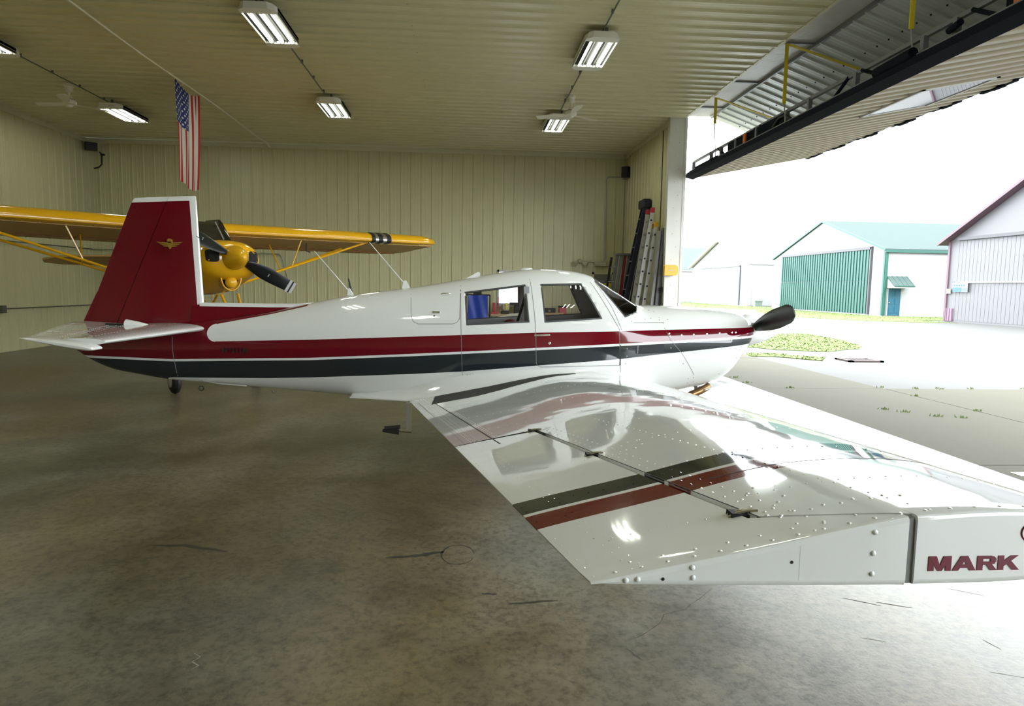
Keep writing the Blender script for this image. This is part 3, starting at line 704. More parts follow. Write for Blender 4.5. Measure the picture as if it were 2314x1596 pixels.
# rope and flag
rp = MB(); rp.tube([(-5.43, 3.0+i*1.0, HC-.07-.02*math.sin(i*.9)) for i in range(16)]+[(-5.45, 18.9, HC-.05), (-5.46, YB-.04, HC-.1)], .015, 6)
rp.build('clothesline', m_rope, label='white rope strung along the ceiling carrying the flag', cat='rope')
def flag_mat():
    m = mat('flag_cloth', (.6, .6, .55), .8, var=0); nt = m.node_tree; b = nt.nodes['Principled BSDF']
    uv = nn(nt, 'ShaderNodeUVMap'); sx = nn(nt, 'ShaderNodeSeparateXYZ'); nt.links.new(uv.outputs[0], sx.inputs[0]); U, V = sx.outputs[0], sx.outputs[1]
    st = fm(nt, 'LESS_THAN', fm(nt, 'MODULO', fm(nt, 'MULTIPLY', U, 13.0), 2.0), 1.0)
    c = mixc(nt, st, (.62, .60, .54), (.42, .012, .02))
    can = fm(nt, 'MULTIPLY', fm(nt, 'LESS_THAN', U, 7/13), fm(nt, 'LESS_THAN', V, .42))
    # star field: staggered dots
    gx = fm(nt, 'MULTIPLY', U, 13/7*5.0); gy = fm(nt, 'MULTIPLY', V, 6.0/.42)
    def dots(ox, oy):
        a = fm(nt, 'SUBTRACT', fm(nt, 'FRACT', fm(nt, 'ADD', gx, ox)), .5); b_ = fm(nt, 'SUBTRACT', fm(nt, 'FRACT', fm(nt, 'ADD', gy, oy)), .5)
        return fm(nt, 'LESS_THAN', fm(nt, 'ADD', fm(nt, 'MULTIPLY', a, a), fm(nt, 'MULTIPLY', fm(nt, 'MULTIPLY', b_, b_), 1.6)), .034)
    star = fm(nt, 'MAXIMUM', dots(0, 0), dots(.5, .5))
    c2 = mixc(nt, star, (.02, .03, .17), (.68, .68, .64))
    nt.links.new(mixc(nt, can, c, c2), b.inputs['Base Color']); return m
fv, ff, fuv = [], [], []
NU, NV = 52, 60
for j in range(NV+1):
    for i in range(NU+1):
        u, v = i/NU, j/NV
        y = 13.16+1.17*u*(1-.05*v)+.03*math.sin(v*5+u*3)*v
        x = -5.43+(.017*math.sin(u*19+v*1.6)+.006*math.sin(u*41+v*3.1))*min(1, v*3+.15)+.06*v*math.sin(v*2+u*2)-.03*v
        zt = HC-.095-.14*max(0, math.sin(PI*min(1, u*1.02)))*(.6+.4*u)
        fv.append((x, y, zt-(1.84-.04*math.sin(u*5))*v)); fuv.append((u, v))
for j in range(NV):
    for i in range(NU): a = j*(NU+1)+i; ff.append((a, a+1, a+NU+2, a+NU+1))
off = Vector((-5.43, 13.75, 3.6)); mef = bpy.data.meshes.new('flag'); mef.from_pydata([Vector(v)-off for v in fv], [], ff); mef.materials.append(flag_mat())
uvl = mef.uv_layers.new(name='UVMap')
for lp in mef.loops: uvl.data[lp.index].uv = fuv[lp.vertex_index]
for p in mef.polygons: p.use_smooth = True
fo = bpy.data.objects.new('flag', mef); COL.objects.link(fo); fo.location = off; tag(fo, 'American stars and stripes flag hanging from the ceiling rope', 'flag')
# speakers with drooping cable
def speaker(c, sz, rz, label):
    t = thing('speaker', label, 'speaker', c); R_ = Matrix.Rotation(rz, 3, 'Z')
    MB().box(c, sz, R_).build('cabinet', m_spk, t, bevel=.01)
    MB().box(Vector(c)+R_ @ Vector((0, -sz[1]/2-.004, 0)), (sz[0]*.85, .01, sz[2]*.85), R_).build('grille', m_black, t)
    MB().tube([Vector(c)+R_ @ Vector((0, sz[1]/2-.02, 0)), Vector(c)+R_ @ Vector((0, sz[1]/2+.10, .0)), Vector((c[0]+(.1 if c[0] > 0 else -.2), YB-.01, c[2]))], .02, 6).build('bracket', m_black, t)
speaker((-10.08, 19.02, 5.22), (.28, .2, .2), .6, 'black speaker in the far left corner under the ceiling')
speaker((4.47, 18.9, 4.93), (.2, .16, .30), -.75, 'black speaker in the far right corner above the ladders')
cb = thing('hanging_cable', 'black cable looping down below the left corner speaker', 'cable', (-9.95, YB-.06, 4.6))
MB().tube([(-9.98, YB-.05, 5.12), (-9.92, YB-.06, 5.05), (-9.93, YB-.06, 4.8), (-10.0, YB-.06, 4.72), (-10.14, YB-.06, 4.68)], .018, 7).build('cord', m_black, cb, smooth=True)
MB().box((-9.90, YB-.06, 5.05), (.09, .06, .05)).build('plug', m_black, cb, bevel=.008)
# emergency light with two heads
em = thing('floodlight', 'cream twin head floodlight on the back wall above the cabin', 'wall light', (3.3, YB-.05, 2.3))
MB().lathe((3.29, YB-.02, 2.43), [(0, .07), (.06, .06), (.08, .03)], (0, -1, 0)).build('base', m_beige, em, smooth='auto')
for s_ in (-1, 1):
    MB().lathe((3.29+s_*.06, YB-.10, 2.40), [(0, .03), (.05, .045), (.12, .07), (.17, .085), (.18, .085), (.165, .07)], (s_*.8, -.5, -.45)).build('lamp_head', m_beige, em, smooth='auto')
MB().tube([(3.35, YB-.05, 2.42), (3.72, YB-.05, 2.40)], .012, 6).build('pipe', m_cond, em)
pb = MB().bb((3.72, YB-.12, 2.30), (4.06, YB-.02, 2.44)).bb((4.07, YB-.10, 2.31), (4.14, YB-.02, 2.43)).build('electric_box', m_beige, label='cream electric box on the back wall beside the floodlight', cat='box')
# yellow reel housing on the post
yb_ = thing('wall_box', 'yellow rounded box fixed on the door post', 'box', (4.6, YP-.08, 1.97))
MB().prism([(4.50, 1.98), (4.74, 1.98), (4.775, 2.0), (4.785, 2.05), (4.785, 2.12), (4.77, 2.17), (4.73, 2.195), (4.50, 2.19)], YP-.17, YP-.051, 'y').build('case', m_yelplastic, yb_, bevel=.012)
MB().bb((4.58, YP-.174, 2.07), (4.69, YP-.171, 2.10)).build('label_plate', m_beige, yb_)

# ------------------------------------------------------------------ ladders against the right wall
def rail(mb, a, b, w=.03, t=.07):
    a, b = Vector(a), Vector(b); dd = (b-a).normalized(); u = Vector((0, 1, 0)); v = dd.cross(u).normalized()
    mb.loft([[p+u*w+v*t, p-u*w+v*t, p-u*w-v*t, p+u*w-v*t] for p in (a, b)])
def ladder(name, label, ftop, fbot, gap, dirv, n, m, mr=None, capm=None, w=.02, t=.045, cap=None, grp=None):
    """two rails from ftop to fbot; second rail displaced by dirv*gap"""
    T = thing(name, label, 'ladder', Vector(fbot), group=grp); g = Vector(dirv).normalized()*gap
    a, b = Vector(ftop), Vector(fbot); dd = (b-a).normalized(); v = dd.cross(g.normalized())
    for o_ in (Vector(), g):
        mb = MB(); gn = g.normalized()
        mb.loft([[p+o_+gn*w+v*t, p+o_-gn*w+v*t, p+o_-gn*w-v*t, p+o_+gn*w-v*t] for p in (a, b)]); mb.build('rail', m, T)
        if capm: MB().box(a+o_-dd*.03, (w*2.6, w*2.6, .12)).build('end_cap', capm, T, bevel=.01)
        MB().box(b+o_+Vector((0, 0, .03)), (.08, .08, .06)).build('foot', m_black, T)
    L = (b-a).length
    for i in range(n):
        p = a.lerp(b, (i+.7)/(n+.3))
        MB().tube([p-g*.02, p+g*1.02], .017, 7).build('rung', mr or m, T)
        mb = MB()
    return T
# tall dark fibreglass stepladder, folded
T = thing('stepladder', 'tallest dark navy folded stepladder leaning on right wall', 'ladder', (3.9, 16.7, 0))
a1, b1 = Vector((4.45, 16.55, 3.74)), Vector((3.80, 16.6, .0)); a2, b2 = Vector((4.50, 16.95, 3.74)), Vector((3.86, 17.25, .0))
for a, b, nm in ((a1, b1, 'rail'), (a2, b2, 'rail')):
    mb = MB(); rail(mb, a, b, .02, .06); mb.build(nm, m_fibre, T)
for a, b in ((a1+Vector((.10, .0, 0)), b1+Vector((.14, 0, 0))), (a2+Vector((.08, 0, 0)), b2+Vector((.10, 0, 0)))):
    mb = MB(); rail(mb, a, b, .018, .035); mb.build('rear_rail', m_fibre, T)
for i in range(10):
    t_ = (i+.9)/10.5; p, q = a1.lerp(b1, t_), a2.lerp(b2, t_); MB().box((p+q)/2, (.08, (q-p).length, .03)).build('step', m_greyladder, T)
MB().box((4.47, 16.75, 3.78), (.20, .52, .22)).build('top_cap', m_fibre, T, bevel=.03)
# aluminium extension ladder, two sections
def ext(label, top, bot, capm, gap=.42):
    T = thing('extension_ladder', label, 'ladder', Vector(bot))
    a, b = Vector(top), Vector(bot); g = Vector((0, gap, 0)); dd = (b-a).normalized(); v = dd.cross(Vector((0, 1, 0)))
    for o_ in (Vector(), g):
        mb = MB(); mb.loft([[p+o_+Vector((0, .014, 0))+v*.042, p+o_-Vector((0, .014, 0))+v*.042, p+o_-Vector((0, .014, 0))-v*.042, p+o_+Vector((0, .014, 0))-v*.042] for p in (a, b)]); mb.build('rail', m_gwall, T)
        MB().box(a+o_-dd*.02, (.1, .06, .12)).build('end_cap', capm, T, bevel=.015)
        MB().box(b+o_+Vector((0, 0, .02)), (.1, .06, .04)).build('foot', m_black, T)
    L = (b-a).length; n = int(L/.305)
    for i in range(n):
        p = a+dd*(.22+i*.305); MB().tube([p-Vector((0, .022, 0)), p+g+Vector((0, .02, 0))], .022, 8).build('rung', m_dullalu, T)
        MB().tube([p-Vector((0, .024, 0)), p-Vector((0, .0145, 0))], .024, 8).build('rung_end', m_black, T)
    return T
ext('white aluminium extension ladder with red end caps leaning behind nose', (4.40, 15.75, 3.50), (3.93, 15.75, 0), m_redcap)
ext('white aluminium extension ladder with a small yellow cap, lower one', (4.46, 15.60, 3.15), (4.07, 15.60, 0), m_yelplastic, .40)
# grey stepladder group, shorter
T = thing('stepladder', 'grey folded stepladder with red label left of tall ladder', 'ladder', (3.7, 17.2, 0))
for i, (x0, x1, m_) in enumerate(((4.02, 3.72, m_greyladder), (4.13, 3.86, m_dullalu), (4.23, 3.99, m_redlabel), (4.33, 4.09, m_greyladder))):
    mb = MB(); rail(mb, (x0, 17.62, 2.54), (x1, 17.62, 0), .02, .04); mb.build('rail', m_, T)
MB().box((4.19, 17.62, 2.56), (.42, .2, .06)).build('top_cap', m_greyladder, T, bevel=.01)
mb = MB(); rail(mb, (3.94, 17.98, 2.50), (3.62, 17.98, 0), .02, .03); mb.build('rear_rail', m_black, T)
for i in range(6):
    t_ = (i+.8)/6.5; MB().box((3.98-.31*t_, 17.80, 2.54*(1-t_)), (.08, .42, .03)).build('step', m_dullalu, T)
T = thing('stepladder', 'small yellow stepladder with grey cap by the back wall', 'ladder', (3.6, 17.4, 0))
for o_ in (0, .12):
    mb = MB(); rail(mb, (3.86+o_, 18.25, 1.80), (3.62+o_, 18.25, 0), .02, .03); mb.build('rail', m_yladder, T)
    mb = MB(); rail(mb, (3.86+o_, 18.55, 1.80), (3.62+o_, 18.60, 0), .02, .03); mb.build('rail', m_yladder, T)
MB().box((3.93, 18.40, 1.85), (.24, .36, .06)).build('top_cap', m_greyladder, T, bevel=.01)
for i in range(4): MB().box((3.87-.2*(i+1)/5, 18.42, 1.80*(1-(i+1)/5)), (.08, .34, .03)).build('step', m_dullalu, T)
MB().prism([(4.52, 3.06), (4.58, 3.05), (4.46, 0), (4.30, 0)], 15.20, 15.40, 'y').build('plank', m_greyladder, label='dark grey plank leaning on wall beside the white ladders', cat='plank')
MB().prism([(4.46, 3.0), (4.50, 3.0), (4.28, 0), (4.19, 0)], 15.28, 15.46, 'y').build('plank', mat('grey_board', (.30, .30, .29), .6, var=.3, vs=4), label='pale grey plank just behind the lowest white ladder', cat='plank')
hz = MB(); hz.tube([(4.50+.05*math.sin(i*.7), 15.13+.03*math.cos(i*.7), 1.70-i*.004) for i in range(28)], .012, 6); hz.tube([(4.50, 15.13, 1.68), (4.48, 15.14, 1.2), (4.50, 15.13, .8), (4.54, 15.14, 1.2), (4.55, 15.13, 1.68)], .012, 6)
hz.build('hose', m_black, label='black coiled cord hanging beside the door post', cat='cord')

# ------------------------------------------------------------------ workbench on the back wall
wbn = thing('workbench', 'long wooden workbench along the back wall seen through cabin windows', 'workbench', (1.7, 18.75, 0))
MB().bb((-.4, 18.35, .84), (3.5, YB-.06, .90)).build('worktop', m_wood, wbn)
for xx in (-.3, 1.5, 3.3):
    for yy in (18.45, 19.1): MB().bb((xx, yy, 0), (xx+.09, yy+.09, .84)).build('leg', m_wood, wbn)
tb = thing('tarp', 'blue plastic tarp hanging behind the rear cabin window', 'tarp', (.32, 18.3, .6))
vs = []; N1, N2 = 16, 10
for j in range(N2+1):
    for i in range(N1+1):
        vs.append((.06+.54*i/N1, 18.28+.010*math.sin(i*.8+j*.5)+.012*math.sin(i*.35), .55+.86*j/N2))
MB().add(vs, [(j*(N1+1)+i, j*(N1+1)+i+1, (j+1)*(N1+1)+i+1, (j+1)*(N1+1)+i) for j in range(N2) for i in range(N1)]).build('sheet', m_tarp, tb, smooth=True)
MB().tube([(.0, 18.30, 1.42), (.66, 18.30, 1.42)], .02).build('rail', m_black, tb)
MB().tube([(.0, 18.30, 1.42), (.0, 18.32, 0)], .02).tube([(.66, 18.30, 1.42), (.66, 18.32, 0)], .02).build('stand', m_black, tb)
MB().bb((.2, 18.26, 1.43), (.42, 18.34, 1.52)).build('clamp', m_black, tb, bevel=.02)
def item(name, label, cat, pieces, grp=None):
    c = pieces[0][1]; t = thing(name, label, cat, (c[0], c[1], .90), group=grp)
    for nm, c, sz, m_, bv in pieces: MB().box(c, sz).build(nm, m_, t, bevel=bv)
item('jack', 'red bottle jack standing on the workbench beside blue tarp', 'jack', [('base', (.80, 18.5, .93), (.2, .14, .06), m_redcap, .01), ('ram', (.78, 18.5, 1.08), (.07, .07, .26), m_redcap, .015), ('handle', (.90, 18.5, 1.16), (.03, .03, .42), m_redcap, .005)])
item('tool_bag', 'cream and yellow bundle on the workbench under the window', 'bag', [('bundle', (1.11, 18.55, 1.08), (.22, .2, .20), m_beige, .07), ('strap', (1.13, 18.44, 1.12), (.05, .02, .17), m_yladder, .005), ('underbag', (1.09, 18.55, .94), (.22, .24, .08), m_black, .02)])
item('toolbox', 'large black tool case on the bench beside the cream bundle', 'toolbox', [('case', (1.56, 18.6, 1.02), (.42, .3, .24), m_black, .015), ('lid', (1.50, 18.6, 1.18), (.54, .3, .07), m_black, .01), ('latch', (1.5, 18.44, 1.08), (.12, .02, .05), m_dullalu, .004)])
item('toolbox', 'low black tool box on the bench behind the front cabin window', 'toolbox', [('case', (2.34, 18.6, .99), (.34, .2, .17), m_black, .012), ('latch', (2.34, 18.49, 1.0), (.06, .02, .04), m_dullalu, .004)])
item('toolbox', 'small red and black box behind the front cabin window', 'toolbox', [('case', (2.72, 18.65, 1.0), (.20, .2, .20), m_redcap, .012), ('lid', (2.72, 18.65, 1.12), (.22, .22, .05), m_black, .01)])
item('carton', 'flat brown cardboard carton on the bench beneath black tool box', 'carton', [('carton', (2.45, 18.42, .93), (.55, .10, .05), m_wood, .003)])

# ------------------------------------------------------------------ the low-wing aeroplane
D0 = 6.6
PL = thing('airplane', 'white low wing airplane with maroon tail and charcoal stripe, nearest plane', 'airplane', (0, D0, 0))
def itp(tab, x):
    if x <= tab[0][0]: return tab[0][1]
    for (x0, y0), (x1, y1) in zip(tab, tab[1:]):
        if x <= x1: return y0+(y1-y0)*(x-x0)/(x1-x0)
    return tab[-1][1]
def crv(tab):  # smooth (Catmull-Rom) table
    def g(x):
        if x <= tab[0][0]: return tab[0][1]
        if x >= tab[-1][0]: return tab[-1][1]
        for i in range(len(tab)-1):
            if x <= tab[i+1][0]: break
        x0, y0 = tab[i]; x1, y1 = tab[i+1]; h = x1-x0
        m0 = (y1-tab[i-1][1])/(x1-tab[i-1][0]) if i > 0 else (y1-y0)/h
        m1 = (tab[i+2][1]-y0)/(tab[i+2][0]-x0) if i+2 < len(tab) else (y1-y0)/h
        s0 = (y1-y0)/h
        if s0 == 0: m0 = m1 = 0
        else:
            m0 = max(min(m0/s0, 3), 0)*s0; m1 = max(min(m1/s0, 3), 0)*s0
        t = (x-x0)/h
        return y0*(2*t**3-3*t*t+1)+m0*h*(t**3-2*t*t+t)+y1*(-2*t**3+3*t*t)+m1*h*(t**3-t*t)
    return g
fHW = crv([(-3.70, .02), (-3.55, .05), (-3.2, .085), (-2.5, .16), (-1.5, .30), (-.5, .44), (.2, .53), (.8, .56), (1.5, .55), (2.0, .52), (2.5, .47), (2.70, .41), (2.79, .34), (2.82, .28)])
fTop = crv([(-3.70, 1.01), (-3.6, 1.10), (-3.39, 1.18), (-3.0, 1.235), (-2.5, 1.285), (-1.9, 1.375), (-1.579, 1.438), (-1.133, 1.535), (-.533, 1.622), (-.057, 1.708), (.335, 1.784), (.685, 1.825), (.9, 1.824), (1.04, 1.810), (1.16, 1.787), (1.23, 1.765), (1.30, 1.731), (1.493, 1.612), (1.68, 1.496), (1.76, 1.483), (2.0, 1.483), (2.27, 1.470), (2.60, 1.444), (2.72, 1.420), (2.78, 1.385), (2.82, 1.335)])
fBot = crv([(-3.70, .97), (-3.597, .895), (-3.391, .80), (-3.183, .755), (-2.869, .70), (-2.554, .672), (-2.13, .64), (-1.705, .605), (-1.067, .55), (-.535, .49), (.5, .46), (1.5, .52), (1.95, .60), (2.22, .655), (2.4, .70), (2.58, .79), (2.69, .93), (2.76, 1.06), (2.82, 1.16)])
fZC = crv([(-3.7, .99), (-2.5, 1.0), (-1, 1.05), (0, 1.08), (1.2, 1.10), (1.6, 1.12), (2.5, 1.12), (2.82, 1.24)])
fNT = crv([(-3.7, 2.0), (-1.5, 2.1), (0, 2.3), (1.0, 2.35), (1.6, 2.5), (2.4, 2.6), (2.82, 2.3)])
fNB = crv([(-3.7, 2.0), (-1.5, 2.2), (0, 2.8), (1.5, 2.8), (2.4, 2.4), (2.82, 2.2)])
def hull(x, th, e=0.0):
    zc = fZC(x); zt, zb = fTop(x), fBot(x); zc = min(max(zc, zb+.005), zt-.005); hw = fHW(x); c, s_ = math.cos(th), math.sin(th)
    n = fNT(x) if s_ >= 0 else fNB(x)
    y = hw*math.copysign(abs(c)**(2/n), c); z = zc+((zt-zc) if s_ >= 0 else (zc-zb))*math.copysign(abs(s_)**(2/n), s_)
    return y, z
def side_y(x, z, e=0.0):
    """outer half width of the hull at height z"""
    zc = fZC(x); zt, zb = fTop(x), fBot(x); hw = fHW(x)
    if z >= zc: q = min(1, (z-zc)/(zt-zc)); n = fNT(x)
    else: q = min(1, (zc-z)/(zc-zb)); n = fNB(x)
    return hw*max(0, 1-q**n)**(1/n)+e
W1 = [(.012, 1.292), (-.006, 1.585), (.30, 1.632), (.548, 1.662), (.566, 1.50), (.578, 1.328)]
W1 = [(.012, 1.292), (-.006, 1.585), (.548, 1.663), (.578, 1.328)]
W2 = [(.728, 1.329), (.700, 1.669), (1.081, 1.684), (1.253, 1.368)]
WS = [(1.235, 1.80), (1.23, 1.712), (1.481, 1.385), (1.60, 1.425), (1.655, 1.50), (1.66, 1.60)]
xs = []
x = -3.70
while x < 2.6: xs.append(x); x += .04
while x < 2.82: xs.append(x); x += .02
xs.append(2.82)
NA = 88
ths = [2*PI*(k+.5)/NA for k in range(NA)]
hb = MB(); hb.loft([[(x, D0+y, z) for y, z in (hull(x, th) for th in ths)] for x in xs])
fus = hb.build('fuselage', m_body, PL)
me = fus.data; bm = bmesh.new(); bm.from_mesh(me); bmesh.ops.remove_doubles(bm, verts=bm.verts, dist=1e-5)
def cutpoly(bm, poly, side=0):
    n = len(poly); cx = sum(p[0] for p in poly)/n; cz = sum(p[1] for p in poly)/n
    x0, x1 = min(p[0] for p in poly)-.1, max(p[0] for p in poly)+.1; z0, z1 = min(p[1] for p in poly)-.1, max(p[1] for p in poly)+.1
    for i in range(n):
        p, q = Vector(poly[i]), Vector(poly[(i+1) % n]); dd = q-p; nrm = Vector((dd.y, 0, -dd.x)).normalized()
        fs = [f_ for f_ in bm.faces if x0 < f_.calc_center_median().x < x1 and z0 < f_.calc_center_median().z < z1]
        es = list({e for f_ in fs for e in f_.edges}); vs_ = list({v for f_ in fs for v in f_.verts})
        bmesh.ops.bisect_plane(bm, geom=vs_+es+fs, plane_co=(p.x, 0, p.y), plane_no=nrm, dist=1e-5)
    def ins(x, z):
        s = None
        for i in range(n):
            a, b = poly[i], poly[(i+1) % n]; c = (b[0]-a[0])*(z-a[1])-(b[1]-a[1])*(x-a[0])
            if abs(c) < 1e-9: continue
            if s is None: s = c > 0
            elif s != (c > 0): return False
        return True
    kill = []
    for f_ in bm.faces:
        c = f_.calc_center_median()
        if ins(c.x, c.z): kill.append(f_)
    # glass pieces keep the hull curvature: collect before deleting
    pieces = {}
    for f_ in kill:
        sd = 1 if f_.calc_center_median().y > 0 else -1
        if side: sd = 0
        pieces.setdefault(sd, []).append([v.co.copy() for v in f_.verts])
    bmesh.ops.delete(bm, geom=kill, context='FACES'); return pieces
glassp = []
for pl, sd, nm in ((W1, 0, 'rear_window'), (W2, 0, 'front_window'), (WS, 1, 'windshield')):
    for k_, fl_ in cutpoly(bm, pl, sd).items(): glassp.append((nm, fl_))
bmesh.ops.recalc_face_normals(bm, faces=bm.faces)
bm.to_mesh(me); bm.free()
for p in me.polygons: p.use_smooth = True
md = fus.modifiers.new('shell', 'SOLIDIFY'); md.thickness = .018; md.offset = -1; me.materials.append(m_cabin); md.material_offset = 1; md.material_offset_rim = 1
for nm, fl_ in glassp:
    mb = MB()
    for q in fl_: mb.add(q, [tuple(range(len(q)))])
    me2 = bpy.data.meshes.new(nm); me2.from_pydata(mb.v, [], mb.f); me2.materials.append(m_glass)
    bm = bmesh.new(); bm.from_mesh(me2); bmesh.ops.remove_doubles(bm, verts=bm.verts, dist=1e-4); bmesh.ops.recalc_face_normals(bm, faces=bm.faces)
    for v in bm.verts: v.co -= v.normal*.006
    bm.to_mesh(me2); bm.free()
    for p in me2.polygons: p.use_smooth = True
    o = bpy.data.objects.new(nm, me2); COL.objects.link(o); o.parent = PL; ORG[o] = ORG[PL]
# window surrounds (both sides), thin dark frame just inside the opening
def strip_on_side(pts, wdt, e0, e1, sd=-1, closed=False):
    """band following points (x,z) on the hull side, width wdt in the x-z plane"""
    mb = MB(); P = [Vector(p) for p in pts]; n = len(P); rings = []
    if closed: P = P+[P[0]]; n += 1
    Q = []
    for i in range(n-1):
        m_ = max(1, int((P[i+1]-P[i]).length/.04))
        for k in range(m_): Q.append(P[i].lerp(P[i+1], k/m_))
    Q.append(P[-1])
    for i in range(len(Q)-1):
        a, b = Q[i], Q[i+1]; t = (b-a).normalized(); nn_ = Vector((-t.y, t.x))*wdt/2
        a2, b2 = a-t*wdt*.3, b+t*wdt*.3
        def P3(q, e): return (q.x, D0+sd*(side_y(q.x, q.y)+e), q.y)
        mb.loft([[P3(a2+nn_, e0), P3(a2-nn_, e0), P3(a2-nn_, e1), P3(a2+nn_, e1)], [P3(b2+nn_, e0), P3(b2-nn_, e0), P3(b2-nn_, e1), P3(b2+nn_, e1)]])
    return mb
m_rubb = mat('window_rubber', (.07, .075, .08), .5)
for wpl in (W1, W2):
    for sd in (-1, 1): strip_on_side(wpl, .014, -.012, .0008, sd, True).build('window_frame', m_rubb, PL)
strip_on_side(WS[1:4], .012, -.012, .0008, -1).build('window_frame', m_rubb, PL)
# door outline, handle, baggage door, panel seams
strip_on_side([(.588, 1.793), (.600, 1.72), (.640, 1.30), (.652, .95), (.665, .925), (.70, .912), (1.436, .934), (1.422, 1.268), (1.18, 1.70)], .005, -.002, .0012).build('door_seam', m_seam, PL)
strip_on_side([(1.434, 1.12), (1.437, .94)], .009, 0, .003).build('door_hinge', m_black, PL)
MB().box((.70, D0-side_y(.7, 1.20)-.006, 1.208), (.15, .012, .016), Matrix.Rotation(-.05, 3, 'Y')).build('door_handle', m_chrome, PL, bevel=.004)
MB().lathe((.77, D0-side_y(.77, 1.135)+.002, 1.135), [(0, .012), (.004, .012), (.005, .008)], (0, -1, 0), 14).build('lock', m_chrome, PL)
bag = [(-.52, 1.60), (-.505, 1.36), (-.485, 1.31), (-.439, 1.289), (-.12, 1.296), (-.08, 1.31), (-.055, 1.35), (-.052, 1.65)]
strip_on_side(bag, .005, -.002, .0012).build('baggage_door_seam', m_seam, PL)
MB().box((-.27, D0-side_y(-.27, 1.398)-.004, 1.40), (.07, .01, .02)).build('baggage_latch', m_chrome, PL, bevel=.003)
MB().lathe((-.29, D0-side_y(-.29, 1.365)+.001, 1.365), [(0, .009), (.003, .009)], (0, -1, 0), 12).build('baggage_lock', m_black, PL)
MB().tube([(-.235, D0-side_y(-.23, 1.565)+.003, 1.562), (-.215, D0-side_y(-.21, 1.57)-.018, 1.574), (-.165, D0-side_y(-.16, 1.572)-.018, 1.576), (-.14, D0-side_y(-.14, 1.57)+.003, 1.568)], .005, 8).build('grab_handle', m_chrome, PL, smooth=True)
for pts in ([(-.05, 1.69), (-.04, 1.2), (-.02, .64)], [(.545, 1.80), (.56, 1.78)], [(1.18, 1.78), (1.36, 1.47), (1.445, 1.26)], [(1.44, 1.0), (1.45, .74)], [(1.72, 1.47), (1.80, 1.43), (1.85, 1.33), (1.86, 1.28)], [(1.86, 1.28), (1.91, 1.18), (2.03, 1.05), (2.17, .85), (2.20, .76), (2.15, .68)], [(1.54, 1.34), (1.62, 1.42), (1.66, 1.46)], [(1.56, 1.33), (1.86, 1.335)]):
    strip_on_side(pts, .0045, -.001, .001).build('panel_seam', m_seam, PL)
for i in range(3): strip_on_side([(.02+i*.028, .86-.005*i), (.02+i*.028, .76)], .012, 0, .006).build('louvre', m_paint, PL)
# cowl scoop / air vent
mb = MB(); 
strip_on_side([(1.60, 1.085), (1.83, 1.095)], .075, -.001, .0015).build('air_vent', mat('vent_shadow', (.008, .010, .014), .6), PL)
strip_on_side([(1.60, 1.048), (1.60, 1.125)], .008, 0, .004).build('vent_edge', m_seam, PL)
strip_on_side([(1.60, 1.046), (1.83, 1.056)], .010, 0, .003).build('vent_edge', m_black, PL)
# rivets of the fuselage
mb = MB()
def riv(x, z, r_=.0035, sd=-1): mb.lathe((x, D0+sd*(side_y(x, z)-.0004), z), [(0, r_), (r_*.45, r_*.6)], (0, sd, 0), 6)
for z in [.66+.022*i for i in range(48)]:
    for xx in (-.075, -.02, -.55, -.585):
        if not (1.29 < z): riv(xx, z, .003)
for i in range(60):
    riv(-3.1+i*.05, 1.045-.0*i, .002)
for i in range(38): riv(-.02+i*.017, 1.262, .003)
for i in range(26): riv(.70+i*.022, 1.30, .003)
for z in [.95+.03*i for i in range(14)]: riv(1.41, z, .003); riv(1.47, z, .003)
for i in range(44): riv(-2.9+i*.055, .80-.003*i, .003)
mb.build('rivet', m_body, PL, kind='stuff')
for (xx, z) in ((1.90, 1.232), (1.905, 1.208), (2.02, 1.218), (2.14, 1.224), (2.27, 1.230), (2.40, 1.238), (2.53, 1.245), (2.57, 1.246), (2.52, 1.18)):
    MB().lathe((xx, D0-side_y(xx, z)+.001, z), [(0, .010), (.003, .010), (.004, .006)], (0, -1, 0), 10).build('cowl_fastener', m_chrome, PL)
for (xx, z) in ((1.92, 1.10), (2.05, .95), (2.13, .80), (2.14, .75), (2.62, 1.08), (2.60, 1.0), (2.45, .84), (2.32, .76), (1.75, 1.44), (1.74, 1.37), (1.82, 1.355), (1.90, 1.36), (1.68, 1.36), (1.49, .95), (1.50, 1.09), (1.50, 1.02)):
    MB().lathe((xx, D0-side_y(xx, z)+.001, z), [(0, .006), (.002, .006)], (0, -1, 0), 8).build('cowl_fastener', m_cabin, PL)
# cowl mouth
MB().sphere((2.79, D0-.18, 1.25), .06, .11, .09).sphere((2.79, D0+.18, 1.25), .06, .11, .09).build('air_inlet', m_gap, PL, smooth=True)
